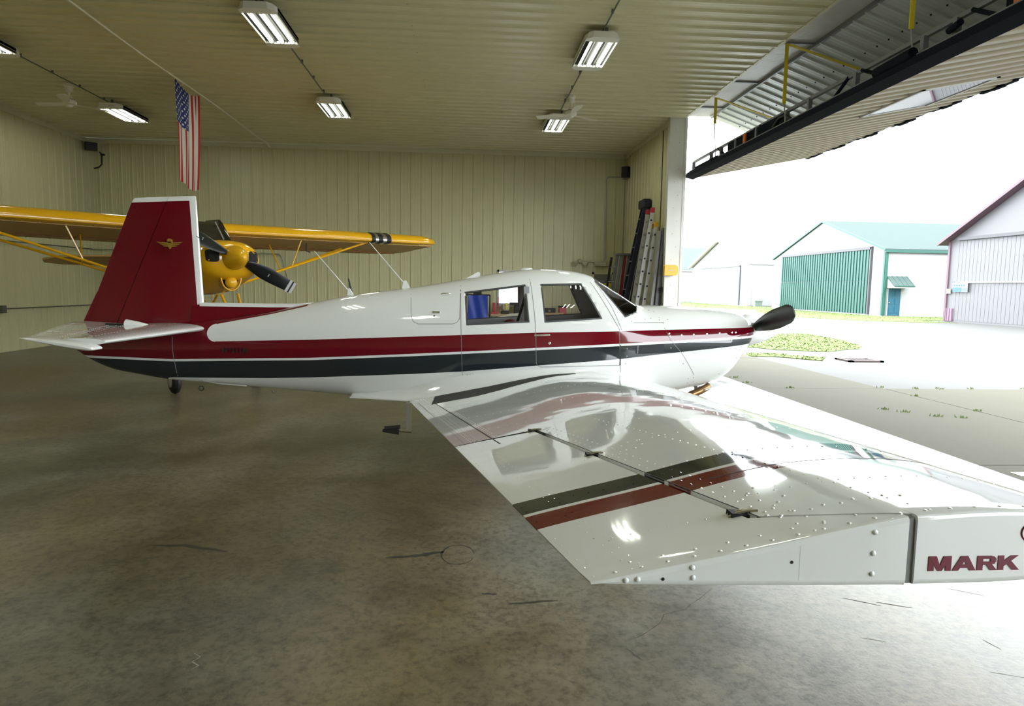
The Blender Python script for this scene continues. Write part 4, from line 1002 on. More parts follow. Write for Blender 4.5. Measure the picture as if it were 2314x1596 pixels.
# spinner and propeller
SZ = 1.245
MB().lathe((2.82, D0, SZ), [(0, .155), (.02, .162), (.08, .158), (.16, .142), (.26, .108), (.34, .066), (.39, .03), (.405, .004)], (1, 0, .03), 32).build('spinner', m_paint, PL, smooth='auto')
def prop_blade(c, ang, L, name, parent, m_, root=.12, chord=.14, twist=1.1, square=False, local=False, fwd=Vector((1, 0, 0)), wv=None):
    """blade in plane normal to fwd"""
    up = Vector((0, 0, 1)); sidev = fwd.cross(up).normalized()
    u = (sidev*math.cos(ang)+up*math.sin(ang)); v0 = fwd.cross(u).normalized(); rings = []
    N = 14
    for i in range(N+1):
        t = i/N; r_ = root+(L-root)*t
        ch = chord*(.42+.75*math.sin(PI*min(1, t*1.15+.12)*.62)**1.2) if t < .9 else chord*(1.12-4.2*(t-.9)**1.0*1.4)
        if square: ch = chord*(.55+.45*math.sin(PI*min(1, t*1.7)*.5)-.30*max(0, t-.35)/.65)
        ch = max(ch, chord*.35); tw = twist*(1-t)**1.3+.22
        cd = v0*math.cos(tw)+fwd*math.sin(tw); th = cd.cross(u).normalized(); tk = .022*(1-t)+.006
        if t < .06: ch = chord*.4; tk = .028
        ring = []
        for k in range(12):
            a = 2*PI*k/12; ring.append(c+u*r_+cd*(ch/2*math.cos(a))+th*(tk*math.sin(a)))
        rings.append(ring)
    return MB().loft(rings).build(name, m_, parent, smooth='auto', local=local)
for a_ in (math.radians(14), math.radians(194)):
    prop_blade(Vector((2.90, D0, SZ)), a_, .93, 'propeller_blade', PL, m_prop, root=.13, chord=.16, twist=.35)
MB().lathe((2.90, D0-.17*math.cos(.32)+.03, SZ+.045), [(0, .035), (.04, .035)], (0, -math.cos(.4), math.sin(.4)), 12).build('blade_shank', m_prop, PL)
# dorsal fin, vertical fin, rudder
def foil(p_le, p_te, thick, n=14, axis=(0, 1, 0), m=.35, cut0=0.0, cut1=1.0):
    """symmetric section ring between le and te (Vectors); parts of it by chord fraction"""
    ax = Vector(axis); P = []
    fr = [cut0+(cut1-cut0)*(0.5-.5*math.cos(PI*k/n)) for k in range(n+1)]
    def hth(u): return thick*5*(.2969*math.sqrt(max(u, 0))-.126*u-.3516*u*u+.2843*u**3-.1015*u**4)*1.0
    up = [p_le.lerp(p_te, u)+ax*hth(u) for u in fr]; lo = [p_le.lerp(p_te, u)-ax*hth(u) for u in reversed(fr)]
    return up+lo
def V(x, y, z): return Vector((x, y, z))
def fle(z): return V(-2.513-(z-1.42)*.0465, D0, z)
def fte(z): return V(-3.64+(z-1.184)*.4085, D0, z)
def fhg(z): a = -3.343+(z-1.188)*.43; return (fle(z).x-a)/(fle(z).x-fte(z).x)
zs = [1.0, 1.2, 1.4, 1.7, 2.0, 2.2, 2.38, 2.44]
def ztop(z, x=None): return z
rings = []; rings2 = []
for z in zs:
    h_ = fhg(z); tk = .075*(1-.45*(z-1)/1.45)
    le, te = fle(z), fte(z)
    if z > 2.4: te = V(-3.128, D0, 2.415); le = V(-2.561, D0, 2.446); tk *= .7
    rings.append(foil(le, te, tk, cut0=0, cut1=h_-.004)); 
    if z >= 1.2: rings2.append(foil(le, te, tk*.96, cut0=h_+.004, cut1=1.0))
    if z > 2.4:
        rings.append(foil(V(-2.566, D0, 2.453), V(-3.128, D0, 2.421), tk*.5, cut0=0.01, cut1=h_-.004)); rings2.append(foil(V(-2.566, D0, 2.453), V(-3.128, D0, 2.421), tk*.45, cut0=h_+.004, cut1=1.0))
MB().loft(rings).build('fin', m_fin, PL, smooth='auto')
rud = MB().loft(rings2).build('rudder', m_fin, PL, smooth='auto')
MB().prism([(-3.50, 1.53), (-3.66, 1.20), (-3.62, 1.19), (-3.46, 1.53)], D0-.006, D0+.006).build('trim_tab', m_red, rud)
MB().prism([(-3.28, 1.98), (-3.345, 1.90), (-3.30, 1.90), (-3.24, 1.98)], D0-.006, D0+.006).build('trim_tab', m_red, rud)
MB().tube([V(-2.55, D0-.05, 2.07), V(-2.50, D0-.02, 2.05), V(-2.42, D0, 2.05)], .003, 6).build('static_wick', m_black, PL)
# dorsal strake with white capping
rings = []
for x, zt in ((-2.62, 1.43), (-2.5, 1.432), (-2.2, 1.434), (-1.9, 1.437), (-1.62, 1.441), (-1.52, 1.446)):
    zb = fTop(x)-.03; w0 = .030 if x < -1.7 else .018
    rings.append([(x, D0-w0*1.8, zb), (x, D0-w0, zt-.03), (x, D0-w0*.7, zt-.006), (x, D0, zt), (x, D0+w0*.7, zt-.006), (x, D0+w0, zt-.03), (x, D0+w0*1.8, zb)])
MB().loft(rings).build('dorsal_fin', m_red, PL, smooth='auto')
rings = []
for x, zt in ((-2.545, 1.447), (-2.2, 1.446), (-1.9, 1.446), (-1.62, 1.450), (-1.44, 1.468)):
    rings.append([(x, D0-.034, zt-.036), (x, D0-.030, zt-.008), (x, D0-.014, zt), (x, D0+.014, zt), (x, D0+.030, zt-.008), (x, D0+.034, zt-.036)])
MB().loft(rings).build('dorsal_capping', m_paint, PL, smooth='auto')
# winged gold emblem on the fin
ex, ez = -2.795, 1.995
mb = MB()
ye = D0-.052
def tri(pts): mb.prism([(ex+a*.001*1.0, ez+b*.001) for a, b in pts], ye-.010, ye+.02)
for s_ in (-1, 1):
    for k_ in range(3): tri([(s_*14, 12-k_*13), (s_*(118-k_*26), 18-k_*17), (s_*(96-k_*24), 8-k_*16), (s_*16, 2-k_*14)])
mb.prism([(ex+.020*math.cos(a), ez+.028+.022*math.sin(a)) for a in [k*PI/6 for k in range(12)]], ye-.010, ye+.02)
tri([(-20, 22), (-20, -10), (0, -46), (20, -10), (20, 22)])
mb.build('winged_emblem', m_gold, PL)
# stabiliser and elevator (starboard and port)
def tail_half(sd):
    def Yw(y): return D0+sd*(D0-y)*-1 if sd < 0 else D0+(D0-y)
    nm = 'stabilizer'; R1, R2 = [], []
    for y, xle, xte, zz, tk in ((6.55, -2.47, -3.62, 1.20, .095), (6.3, -2.49, -3.60, 1.20, .092), (5.8, -2.525, -3.43, 1.20, .078), (5.3, -2.56, -3.25, 1.20, .062), (4.95, -2.585, -3.12, 1.20, .050)):
        yy = D0-(D0-y) if sd < 0 else D0+(D0-y)
        hx = xle+(xte-xle)*.62; h_ = .62
        R1.append(foil(V(xle, yy, zz), V(xte, yy, zz), tk, axis=(0, 0, 1), cut1=h_-.006))
        ez_ = .045; le, te = V(xle, yy, zz), V(xte, yy, zz)
        ring = foil(le, te, tk*.95, axis=(0, 0, 1), cut0=h_+.006, cut1=1.0)
        R2.append([V(p.x, p.y, p.z+max(0, (hx-p.x))*.13) for p in ring])
    s1 = MB().loft(R1).build('stabilizer', m_paint, PL, smooth='auto')
    s2 = MB().loft(R2).build('elevator', m_paint, PL, smooth='auto')
    # tip with horn balance
    R = []
    for y, k_ in ((4.94, 1), (4.84, 1), (4.815, .75), (4.80, .35)):
        yy = D0-(D0-y) if sd < 0 else D0+(D0-y)
        xle, xte = -2.60, -3.085
        ring = foil(V(xle, yy, 1.19), V(xte, yy, 1.19), .050*k_, axis=(0, 0, 1)); R.append([V(p.x, p.y, p.z+(-(p.x)-2.80)*.16) for p in ring])
    MB().loft(R).build('elevator_horn', m_paint, PL, smooth='auto')
    yy = D0+sd*.30
    MB().loft([foil(V(-2.93, yy+dy*sd, 1.262-abs(dy)*.5), V(-2.93-.0, yy+dy*sd, 1.2), .02) for dy in (0,)]*1, caps=False) if False else None
    MB().lathe((-2.86, yy, 1.225), [(0, .004), (.06, .022), (.14, .036), (.24, .044), (.245, .038)], (-1, 0, .10), 14).build('hinge_fairing', m_paint, PL, smooth='auto')
    MB().tube([(-3.10, yy, 1.24), (-3.28, yy, 1.245)], .010, 6).build('control_rod', m_black, PL)
    mb = MB()
    for i in range(26):
        t = i/25; yq = 6.25-1.25*t; yy = D0-(D0-yq) if sd < 0 else D0+(D0-yq)
        for fx in (.10, .30, .55, .68, .95):
            xle = -2.49-(6.3-yq)*.07; xte = -3.60+(6.3-yq)*.355; X = xle+(xte-xle)*fx; tk = .092-.031*(6.3-yq)
            hz_ = tk*5*(.2969*math.sqrt(fx)-.126*fx-.3516*fx*fx+.2843*fx**3-.1015*fx**4)
            z_ = 1.2+hz_+(max(0, fx-.62)*(xle-xte)*.13); mb.lathe((X, yy, z_-.0005), [(0, .004), (.0022, .0025)], (0, 0, 1), 6)
    mb.build('rivet', m_paint, PL, kind='stuff')
tail_half(-1); tail_half(1)
# tail cone tip, seam tape, tie-down ring
MB().lathe((-3.66, D0, .985), [(0, .035), (.03, .03), (.045, .012)], (-1, 0, .3), 10).build('tail_light', m_red, PL)
strip_on_side([(-2.775, 1.12), (-2.765, .95), (-2.755, .86), (-2.75, .70)], .006, 0, .001).build('tail_seam_tape', m_seam, PL)
MB().tube([V(-2.52, D0-.06, .69), V(-2.35, D0-.1, .672), V(-2.1, D0-.10, .652)], .007, 6).build('tail_tube', m_tail, PL, smooth=True)
mb = MB(); mb.tube([V(-2.53+.022*math.cos(a), D0-.09, .625+.022*math.sin(a)) for a in [k*2*PI/12 for k in range(13)]], .005, 6)
mb.build('tie_down_ring', m_black, PL)
MB().lathe((-1.86, D0-.10, .615), [(0, .012), (.03, .015), (.035, .004)], (.5, 0, -1), 8).build('drain_vent', m_chrome, PL)
# antennas
def whip(x, z, x2, z2, lab=None):
    MB().prism([(x-.02, z-.02), (x+.05, z-.02), (x+.012, z+.05), (x-.005, z+.05)], D0-.012, D0+.012).build('antenna_base', m_paint, PL, bevel=.004)
    MB().tube([V(x, D0, z+.02), V(x2, D0, z2)], [.006, .0035], 8).build('whip_antenna', m_paint, PL, smooth=True)
whip(-1.14, 1.555, -1.467, 1.96); whip(-.60, 1.635, -.939, 2.052)
MB().tube([V(-1.12, D0+.06, 1.55), V(-1.152, D0+.06, 1.70)], [.011, .007], 8).build('stub_antenna', m_black, PL)
MB().prism([(-.01, 1.715), (.13, 1.745), (.135, 1.785), (.115, 1.785)], D0-.03, D0-.022).build('blade_antenna', m_paint, PL)
MB().prism([(.04, 1.72), (.135, 1.74), (.142, 1.775)], D0+.03, D0+.038).build('blade_antenna', m_paint, PL)
MB().sphere((.60, D0, 1.815), .07, .05, .022).build('dome_antenna', m_paint, PL, smooth=True)
# ---- wings
UP = [(0, .063), (.006, .079), (.02, .091), (.045, .101), (.08, .110), (.14, .119), (.22, .1245), (.30, .1245), (.38, .120), (.448, .114), (.52, .100), (.59, .086), (.66, .070), (.73, .056), (.80, .042), (.87, .029), (.93, .017), (.97, .009), (1.0, .0022)]
LO = [(0, .063), (.006, .052), (.02, .040), (.05, .024), (.10, .010), (.18, -.002), (.28, -.008), (.5, -.010), (.75, -.007), (1.0, -.0008)]
uUP, uLO = crv([(a, b) for a, b in UP]), crv([(a, b) for a, b in LO])
def uUP(u):
    return itp2(UPs, u)
def spl(tab, n=200):
    # dense smooth resample by averaging a fine linear interpolation
    o = []
    for i in range(n+1):
        u = i/n; h_ = .02*min(1, u/.06) if u < .06 else .03
        h_ = min(h_, 1-u) if u > .9 else h_
        o.append((u, sum(itp(tab, min(1, max(0, u+h_*(k-3)/3))) for k in range(7))/7))
    return o
UPs, LOs = spl(UP), spl(LO)
def itp2(tab, u):
    u = min(1, max(0, u))*200; i = min(199, int(u)); return tab[i][1]+(tab[i+1][1]-tab[i][1])*(u-i)
def uLO(u): return itp2(LOs, u)
def XLE(Y): return 1.45+.06*(Y-1.27)
def XTE(Y): return .257-.16*(Y-1.27)
def ZT(Y): return 1.046-.0965*(Y-1.27)
def wz(x, Y, up=True):
    c = XLE(Y)-XTE(Y); u = (XLE(Y)-x)/c; return ZT(Y)+c*(uUP(u) if up else uLO(u))
def xhinge(Y): return .339-.186*(Y-3.216)-.012
def xflap(Y): return .168-.171*(Y-2.981)
def wing_piece(name, xa, xb, Y0, Y1, m, sd, parent, nc=26, ns=24, e_top=0.0, cap_round=False, smooth='auto'):
    """xa(Y) front limit, xb(Y) rear limit as X functions; Y0(x),Y1(x) span limits"""
    f0 = Y0 if callable(Y0) else (lambda x: Y0); f1 = Y1 if callable(Y1) else (lambda x: Y1)
    rings = []
    def ring(t, inset=0.0, dy=0.0):
        up, lo = [], []
        for k_ in range(nc+1):
            q = k_/nc; q = (1-math.cos(q*PI))/2 if True else q
            # x at this chord position: iterate as limits depend on Y
            Y = 3.0
            for _ in range(4):
                x = xa(Y)+(xb(Y)-xa(Y))*q; Y = f0(x)+(f1(x)-f0(x))*t
            zu = wz(x, Y)-inset-e_top; zl = wz(x, Y, False)+inset
            if zu < zl: zu = zl = (zu+zl)/2
            yy = Y+dy; yy = yy if sd < 0 else 2*D0-yy
            up.append(V(x, yy, zu)); lo.append(V(x, yy, zl))
        return up+lo[::-1]
    if cap_round: rings += [ring(0, .012, 0.0), ring(0, .005, .001), ring(0, .0012, .004), ring(0, 0, .009)]
    for i in range(ns+1): 
        if i == 0 and cap_round: continue
        rings.append(ring(i/ns))
    return MB().loft(rings).build(name, m, parent, smooth=smooth)
XG = .925
def wing(sd):
    W_ = lambda *a, **k_: wing_piece(*a, **k_)
    nose = lambda Y: XLE(Y)
    wo_ = W_('wing', nose, lambda Y: xhinge(Y)+.016, lambda x: 1.27 if x > XG+.012 else 1.27, 3.205, m_wing, sd, PL, nc=34, ns=26) if False else None
    # outer panel ahead of the aileron: a tip portion and the slanted cut beside the horn
    a_ = W_('wing', nose, lambda Y: XG+.012, 1.27, 3.20, m_wing, sd, PL, nc=30, ns=30, cap_round=True)
    slant = lambda x: 1.285+(.925-x)*(.145/.24)+.012 if x < .925 else 1.29
    W_('wing_rear_skin', lambda Y: XG+.0125, lambda Y: xhinge(Y)+.020, slant, 3.20, m_wing, sd, PL, nc=10, ns=30)
    W_('wing_root_panel', nose, lambda Y: xflap(Y)+.004, 3.20, 5.35, m_wing, sd, PL, nc=34, ns=22)
    W_('wing_root_panel', nose, lambda Y: XTE(Y), 5.35, 6.35, m_wing, sd, PL, nc=40, ns=6)
    al = W_('aileron', lambda Y: xhinge(Y), lambda Y: XTE(Y), 1.27, 3.165, m_wing, sd, PL, nc=14, ns=26, cap_round=True)
    W_('aileron_horn', lambda Y: XG-.006, lambda Y: xhinge(Y)-.0005, 1.27, lambda x: slant(x)-.010, m_wing, sd, al, nc=10, ns=5, cap_round=True)
    W_('flap', lambda Y: xflap(Y)-.004, lambda Y: XTE(Y), 3.185, 5.345, m_wing, sd, PL, nc=14, ns=20)
    if sd > 0: return
    P = lambda x, Y, e=.0: V(x, Y, wz(x, Y)+e)
    # round torque tube seen in the aileron gap
    n = 12; MB().tube([V(xhinge(Y)+.008, Y, wz(xhinge(Y), Y)-.012) for Y in [1.46+(3.19-1.46)*i/n for i in range(n+1)]], .0085, 8).build('hinge_tube', m_alu, PL, smooth='auto')
    MB().loft([[P(xhinge(Y)+.020, Y, .0003), P(xhinge(Y)+.024, Y, .0003), P(xhinge(Y)+.024, Y, -.02), P(xhinge(Y)+.020, Y, -.02)] for Y in [1.44+(3.2-1.44)*i/n for i in range(n+1)]]).build('gap_edge', m_gap, PL)
    for Y in (1.49, 2.42, 3.19):
        x = xhinge(Y)+.004
        h_ = MB().box(P(x, Y, -.006), (.05, .035, .02), Matrix.Rotation(.1, 3, 'Y')).build('hinge_recess', m_gap, PL)
        MB().tube([P(x-.03, Y-.010, .000), P(x-.01, Y-.008, .005), P(x+.015, Y-.008, .005), P(x+.04, Y-.010, .000)], .0045, 7).tube([P(x-.025, Y+.008, .000), P(x, Y+.008, .005), P(x+.035, Y+.008, .000)], .004, 7).build('hinge_bracket', m_chrome, h_, smooth='auto')
    # seams
    def seam(pts, wd, m_, nm, e=.0004, under=.004, par=PL):
        mb = MB(); Q = []
        for a, b in zip(pts, pts[1:]):
            k_ = max(2, int((Vector(b)-Vector(a)).length/.05))
            for j in range(k_): Q.append(Vector(a).lerp(Vector(b), j/k_))
        Q.append(Vector(pts[-1])); rr = []
        for i, q in enumerate(Q):
            t = (Q[min(i+1, len(Q)-1)]-Q[max(i-1, 0)]).normalized(); nn_ = Vector((-t.y, t.x))*wd/2; a, b = q+nn_, q-nn_
            rr.append([P(a.x, a.y, e), P(b.x, b.y, e), P(b.x, b.y, -under), P(a.x, a.y, -under)])
        return mb.loft(rr).build(nm, m_, par)
    seam([(xflap(5.33), 5.33), (xflap(3.0), 3.0)], .007, m_gap, 'flap_gap')
    seam([(XTE(3.17)+.005, 3.172), (.34, 3.205)], .006, m_gap, 'flap_gap')
    seam([(.70, 1.81), (1.0, 1.835), (1.25, 1.85), (1.40, 1.86)], .0045, m_gap, 'skin_seam', .0006)
    seam([(XTE(5.9)+.05, 5.9), (XTE(3.2)+.05, 3.2)], .0035, m_seam, 'skin_seam')
    # bevelled trailing edge line of the aileron
    # black walkway along the root
    pts = [(-.28, 6.03), (-.15, 6.03), (.0, 6.03), (.3, 6.03), (.6, 6.03), (.98, 6.03)]
    mb = MB(); rr = []
    for i in range(19):
        x = -.27+i*(1.27/18); w_ = .64 if x < .1 else .64-.56*(x-.1)/.9
        y1 = 5.985; y0 = 5.985-w_
        rr.append([P(x, y1, .002), P(x, y0, .002), P(x, y0, -.004), P(x, y1, -.004)])
    mb.loft(rr).build('walkway', m_walk, PL)
    # rivets on the wing: brazier heads
    mb = MB()
    def rv(x, Y, r_=.0042): 
        if x < XLE(Y)-.02 and x > XTE(Y)+.01: mb.lathe(P(x, Y, -.0006), [(0, r_), (r_*.35, r_*.85), (r_*.62, r_*.4)], (0, 0, 1), 7)
    Y = 1.30
    while Y < 6.0:
        st = .055 if Y < 3.2 else .05
        for dx in (.05, .085):
            if Y < 3.2: rv(xhinge(Y)+dx, Y+(.5*st if dx > .06 else 0))
        if Y > 3.2: rv(xflap(Y)+.02, Y, .0036); rv(xflap(Y)+.03, Y+.02, .0036); rv(xflap(Y)-.10, Y, .0036)
        if Y < 3.2: rv(xhinge(Y)+.30, Y, .004); rv(XTE(Y)+.016, Y, .003)
        rv(XTE(Y)+.095, Y, .0028); rv(XTE(Y)+.115, Y+.02, .0028)
        Y += st
    for Yr, dl in ((1.60, .042), (2.05, .05), (2.5, .05), (2.95, .05), (3.5, .05), (4.1, .05), (4.8, .05), (5.4, .05)):
        x = xhinge(Yr)+.12 if Yr < 3.2 else xflap(Yr)+.05
        while x < XLE(Yr)-.08: rv(x, Yr, .0036); x += dl
    for Yr in (1.50, 1.92, 2.35, 2.8):
        x = XTE(Yr)+.13
        while x < xhinge(Yr)-.02: rv(x, Yr, .0032); x += .045
    x = XTE(1.3)+.06
    while x < XLE(1.3)-.05: rv(x, 1.298, .0052); x += .055
    x = XTE(1.3)+.10
    while x < .9: rv(x, 1.335, .0045); x += .07
    for i in range(9): rv(.72+.035*i, 1.42+.012*(i % 2), .005)
    for i in range(7): rv(xhinge(1.55)+.06+.03*(i % 4), 1.44+.035*i, .005)
    for i in range(10): rv(xhinge(2.4)+.05+.035*(i % 5), 2.34+.04*(i//2), .0045)
    mb.build('rivet', m_wing, PL, kind='stuff')
    # rivets and screws on the flat tip
    def tipdot(nm, x, z, r_, m_): MB().lathe((x, 1.2702, z), [(0, r_), (r_*.4, r_*.85), (r_*.6, r_*.3)], (0, -1, 0), 12).build(nm, m_, PL, smooth=True)
    for x, z in ((.328, 1.054), (.352, 1.056), (.464, 1.079), (.466, 1.058), (.846, 1.150), (.845, 1.105), (.845, 1.061)): tipdot('tip_rivet', x, z, .0062, m_paint)
    for x, z in ((.404, 1.056), (.672, 1.088)): MB().lathe((x, 1.2705, z), [(0, .0036), (.0012, .0036)], (0, -1, 0), 10).build('drain_hole', m_gap, PL)
    gx = MB(); gx.prism([(.9185, wz(.92, 1.28, False)+.003), (.940, wz(.94, 1.28, False)+.003), (.932, wz(.93, 1.28)-.004), (.919, wz(.92, 1.28)-.006)], 1.276, 1.290); gx.build('tip_gap', m_seam, PL)
wing(-1); wing(1)
# lettering on the tip and on the tail
def text(body, nm, m_, h_, rot, loc, parent, ex=.0008, bold=.0, sx=1.0):
    cu = bpy.data.curves.new(nm, 'FONT'); cu.body = body; cu.size = h_/.70; cu.extrude = ex; cu.offset = bold; cu.space_character = 1.08
    o = bpy.data.objects.new(nm, cu); COL.objects.link(o)
    dg = bpy.context.evaluated_depsgraph_get(); me_ = bpy.data.meshes.new_from_object(o.evaluated_get(dg)); bpy.data.objects.remove(o)
    me_.materials.clear(); me_.materials.append(m_); me_.transform(Matrix.Diagonal((sx, 1, 1, 1)))
    q = bpy.data.objects.new(nm, me_); COL.objects.link(q); q.parent = parent; q.location = Vector(loc)-ORG[parent]; q.rotation_euler = rot
    return q
LET = {
 'M': (1.45, [[(0, 0), (.36, 0), (.36, 1), (0, 1)], [(1.09, 0), (1.45, 0), (1.45, 1), (1.09, 1)], [(.0, 1), (.50, 1), (.86, .0), (.60, 0)], [(.95, 1), (1.45, 1), (.86, 0), (.60, 0)]]),
 'A': (1.50, [[(0, 0), (.40, 0), (.93, 1), (.53, 1)], [(1.10, 0), (1.50, 0), (.97, 1), (.57, 1)], [(.40, .18), (1.10, .18), (1.02, .42), (.48, .42)]]),
 'R': (1.26, [[(0, 0), (.37, 0), (.37, 1), (0, 1)], [(.30, .78), (1.02, .78), (.92, 1), (.30, 1)], [(.30, .38), (.95, .38), (1.05, .60), (.30, .60)], [(.82, .46), (1.08, .42), (1.20, .62), (1.20, .80), (1.06, .96), (.84, 1)], [(.55, .42), (.92, .45), (1.28, 0), (.86, 0)]]),
 'K': (1.36, [[(0, 0), (.37, 0), (.37, 1), (0, 1)], [(.34, .62), (.34, .24), (1.26, 1), (.80, 1)], [(.48, .52), (.74, .74), (1.38, 0), (.93, 0)]]),
 '2': (1.1, [[(0, 0), (1.1, 0), (1.1, .26), (0, .26)], [(.0, .1), (.42, .1), (1.08, .55), (.80, .70)], [(.74, .5), (1.08, .55), (1.08, .9), (.74, .9)], [(.08, .78), (1.0, .78), (.9, 1), (.2, 1)]]),
 '1': (.6, [[(.2, 0), (.58, 0), (.58, 1), (.2, 1)], [(0, .6), (.3, .7), (.3, 1), (0, .8)]])}
cx_ = .966; HL = .0315
for ch_ in 'MARK 21':
    if ch_ == ' ': cx_ += .040; continue
    wd_, pls = LET[ch_]; mb = MB()
    for i_, pl in enumerate(pls): mb.prism([(cx_+a*HL*1.10, 1.0655+b*HL) for a, b in pl], 1.2686-i_*.00012, 1.2706)
    mb.build('letter', m_text, PL); cx_ += wd_*HL*1.10+.0025
mb = MB(); mb.tube([V(1.222+.056*math.cos(a), 1.2692, 1.146+.030*math.sin(a)) for a in [k_*2*PI/40 for k_ in range(41)]], .0014, 6)
mb.build('ring_emblem', m_text, PL)
text('N9211M', 'registration', m_nnum, .042, (PI/2, -.01, math.radians(-8)), (-2.29, D0-side_y(-2.28, .99)-.010, .985), PL, bold=.0022, sx=1.12)
# wing root fillet, from the pointed aft end forward over the wing
rings = []
for x, yo, zh in ((-1.08, .34, .602), (-.9, .39, .625), (-.7, .47, .655), (-.52, .555, .69), (-.35, .60, .74), (-.15, .605, .80), (.1, .605, .845), (.4, .605, .88), (.8, .605, .905), (1.15, .605, .90), (1.45, .61, .865), (1.62, .62, .80)):
    if x < -.52: zo = .592+(x+.52)*.0; zo = .588
    else: zo = wz(max(x, XTE(6)+.001), D0-yo)+.001
    zh = max(zh, zo+.008); yi = side_y(x, zh)-.001; yo = max(yo, yi+.01)
    def q(t): return V(x, D0-(yi+(yo-yi)*t), zo+(zh-zo)*(1-t)**2.2)
    rings.append([q(1), q(.8), q(.6), q(.4), q(.2), q(.0), V(x, D0-yi+.05, zh-.01), V(x, D0-yi+.05, zo-.03), V(x, D0-yo, zo-.008)])
MB().loft(rings).build('root_fillet', m_paint, PL, smooth='auto')
# boarding step
stp = MB().prism([(-.523, .60), (-.478, .60), (-.478, .345), (-.523, .345)], 5.89, 5.91).build('step_leg', m_alu, PL)
MB().tube([V(-.475, 5.9, .338), V(-.60, 5.9, .348)], .014, 10).build('step_tube', m_chrome, stp, smooth='auto')
MB().prism([(-.585, .382), (-.72, .368), (-.72, .350), (-.585, .325)], 5.84, 5.96).build('step_tread', m_black, stp, bevel=.004)
# exhaust, cowl flap, gear
MB().tube([V(2.42, D0-.22, .70), V(2.33, D0-.24, .655), V(2.18, D0-.25, .59), V(2.08, D0-.25, .54)], [.034, .036, .038, .040], 16, caps=False).build('exhaust_pipe', m_exh, PL, smooth='auto')
MB().prism([(2.34, .66), (2.58, .735), (2.585, .742), (2.36, .675)], D0-.30, D0-.10).build('cowl_flap', m_paint, PL)
MB().prism([(2.33, .535), (2.64, .54), (2.68, .68), (2.60, .72), (2.42, .66)], D0-.02, D0+.0).build('nose_gear_door', m_paint, PL)
MB().tube([V(2.36, D0, .72), V(2.44, D0, .36)], .03, 12).build('nose_strut', m_alu, PL, smooth='auto')
MB().lathe((2.46, D0-.06, .19), [(0, .08), (.0, .15), (.02, .185), (.06, .19), (.10, .185), (.12, .15), (.12, .08)], (0, 1, 0), 24).build('nose_wheel', m_black, PL, smooth='auto')
MB().box((2.45, D0-.09, .28), (.04, .02, .25)).box((2.45, D0+.09, .28), (.04, .02, .25)).box((2.45, D0, .40), (.05, .2, .03)).build('nose_fork', m_alu, PL)
for s_ in (-1, 1):
    y = D0+s_*1.37
    MB().tube([V(.75, y-s_*.1, .78), V(.72, y-s_*.08, .24)], .03, 10).build('main_strut', m_alu, PL, smooth='auto')
    MB().lathe((.72, y-.07, .21), [(0, .09), (.0, .17), (.02, .205), (.07, .21), (.12, .205), (.14, .17), (.14, .09)], (0, 1, 0), 24).build('main_wheel', m_black, PL, smooth='auto')
# cabin interior
for sx_, y in ((.55, -.25), (.55, .25), (-.0, -.22), (-.0, .22)):
    MB().box((sx_+.22, D0+y, .86), (.44, .42, .14)).build('seat_cushion', m_seat, PL, bevel=.03)
    MB().box((sx_-.04, D0+y, 1.08 if sx_ > .3 else 1.04), (.12, .42, .46), Matrix.Rotation(-.25, 3, 'Y')).build('seat_back', m_seat, PL, bevel=.04)
MB().prism([(1.28, 1.28), (1.62, 1.40), (1.62, 1.05), (1.33, 1.0)], D0-.44, D0+.44).build('instrument_panel', m_black, PL)
MB().tube([V(1.30, D0-.22, 1.20), V(1.14, D0-.22, 1.22)], .012, 8).tube([V(1.13, D0-.34, 1.27), V(1.13, D0-.30, 1.20), V(1.13, D0-.14, 1.20), V(1.13, D0-.10, 1.27)], .012, 8).build('control_yoke', m_black, PL, smooth='auto')
MB().bb((.05, D0-.40, .70), (1.5, D0+.40, .78)).build('cabin_floor', m_cabin, PL)
MB().prism([(.535, 1.65), (.585, 1.65), (.60, 1.25), (.55, 1.25)], D0-.44, D0-.42).build('door_pillar', m_cabin, PL)
MB().tube([V(.56, D0-.38, 1.58), V(.50, D0-.36, 1.36), V(.47, D0-.33, 1.26)], .014, 6).build('seat_belt', m_black, PL)
MB().sphere((.42, D0-.30, 1.285), .07, .05, .05).build('cushion_edge', m_seat, PL, smooth=True)
MB().bb((.98, D0-.49, 1.335), (1.08, D0-.46, 1.352)).build('arm_rest', m_gwall, PL, bevel=.004)

# ------------------------------------------------------------------ the yellow high-wing plane
UW = Vector((.783, .623, 0)).normalized()
rz = math.atan2(-UW.x, UW.y)          # local x (forward) = (UW.y, -UW.x)
CX, CY = CUB = (-4.10, 10.75)
CP = thing('airplane', 'yellow high wing airplane with black propeller parked behind the maroon tail', 'airplane', (CX, CY, 0), rz)
L = dict(local=True)
HW_ = 2.43
def lv(x, y, z): return Vector((x, y, z))
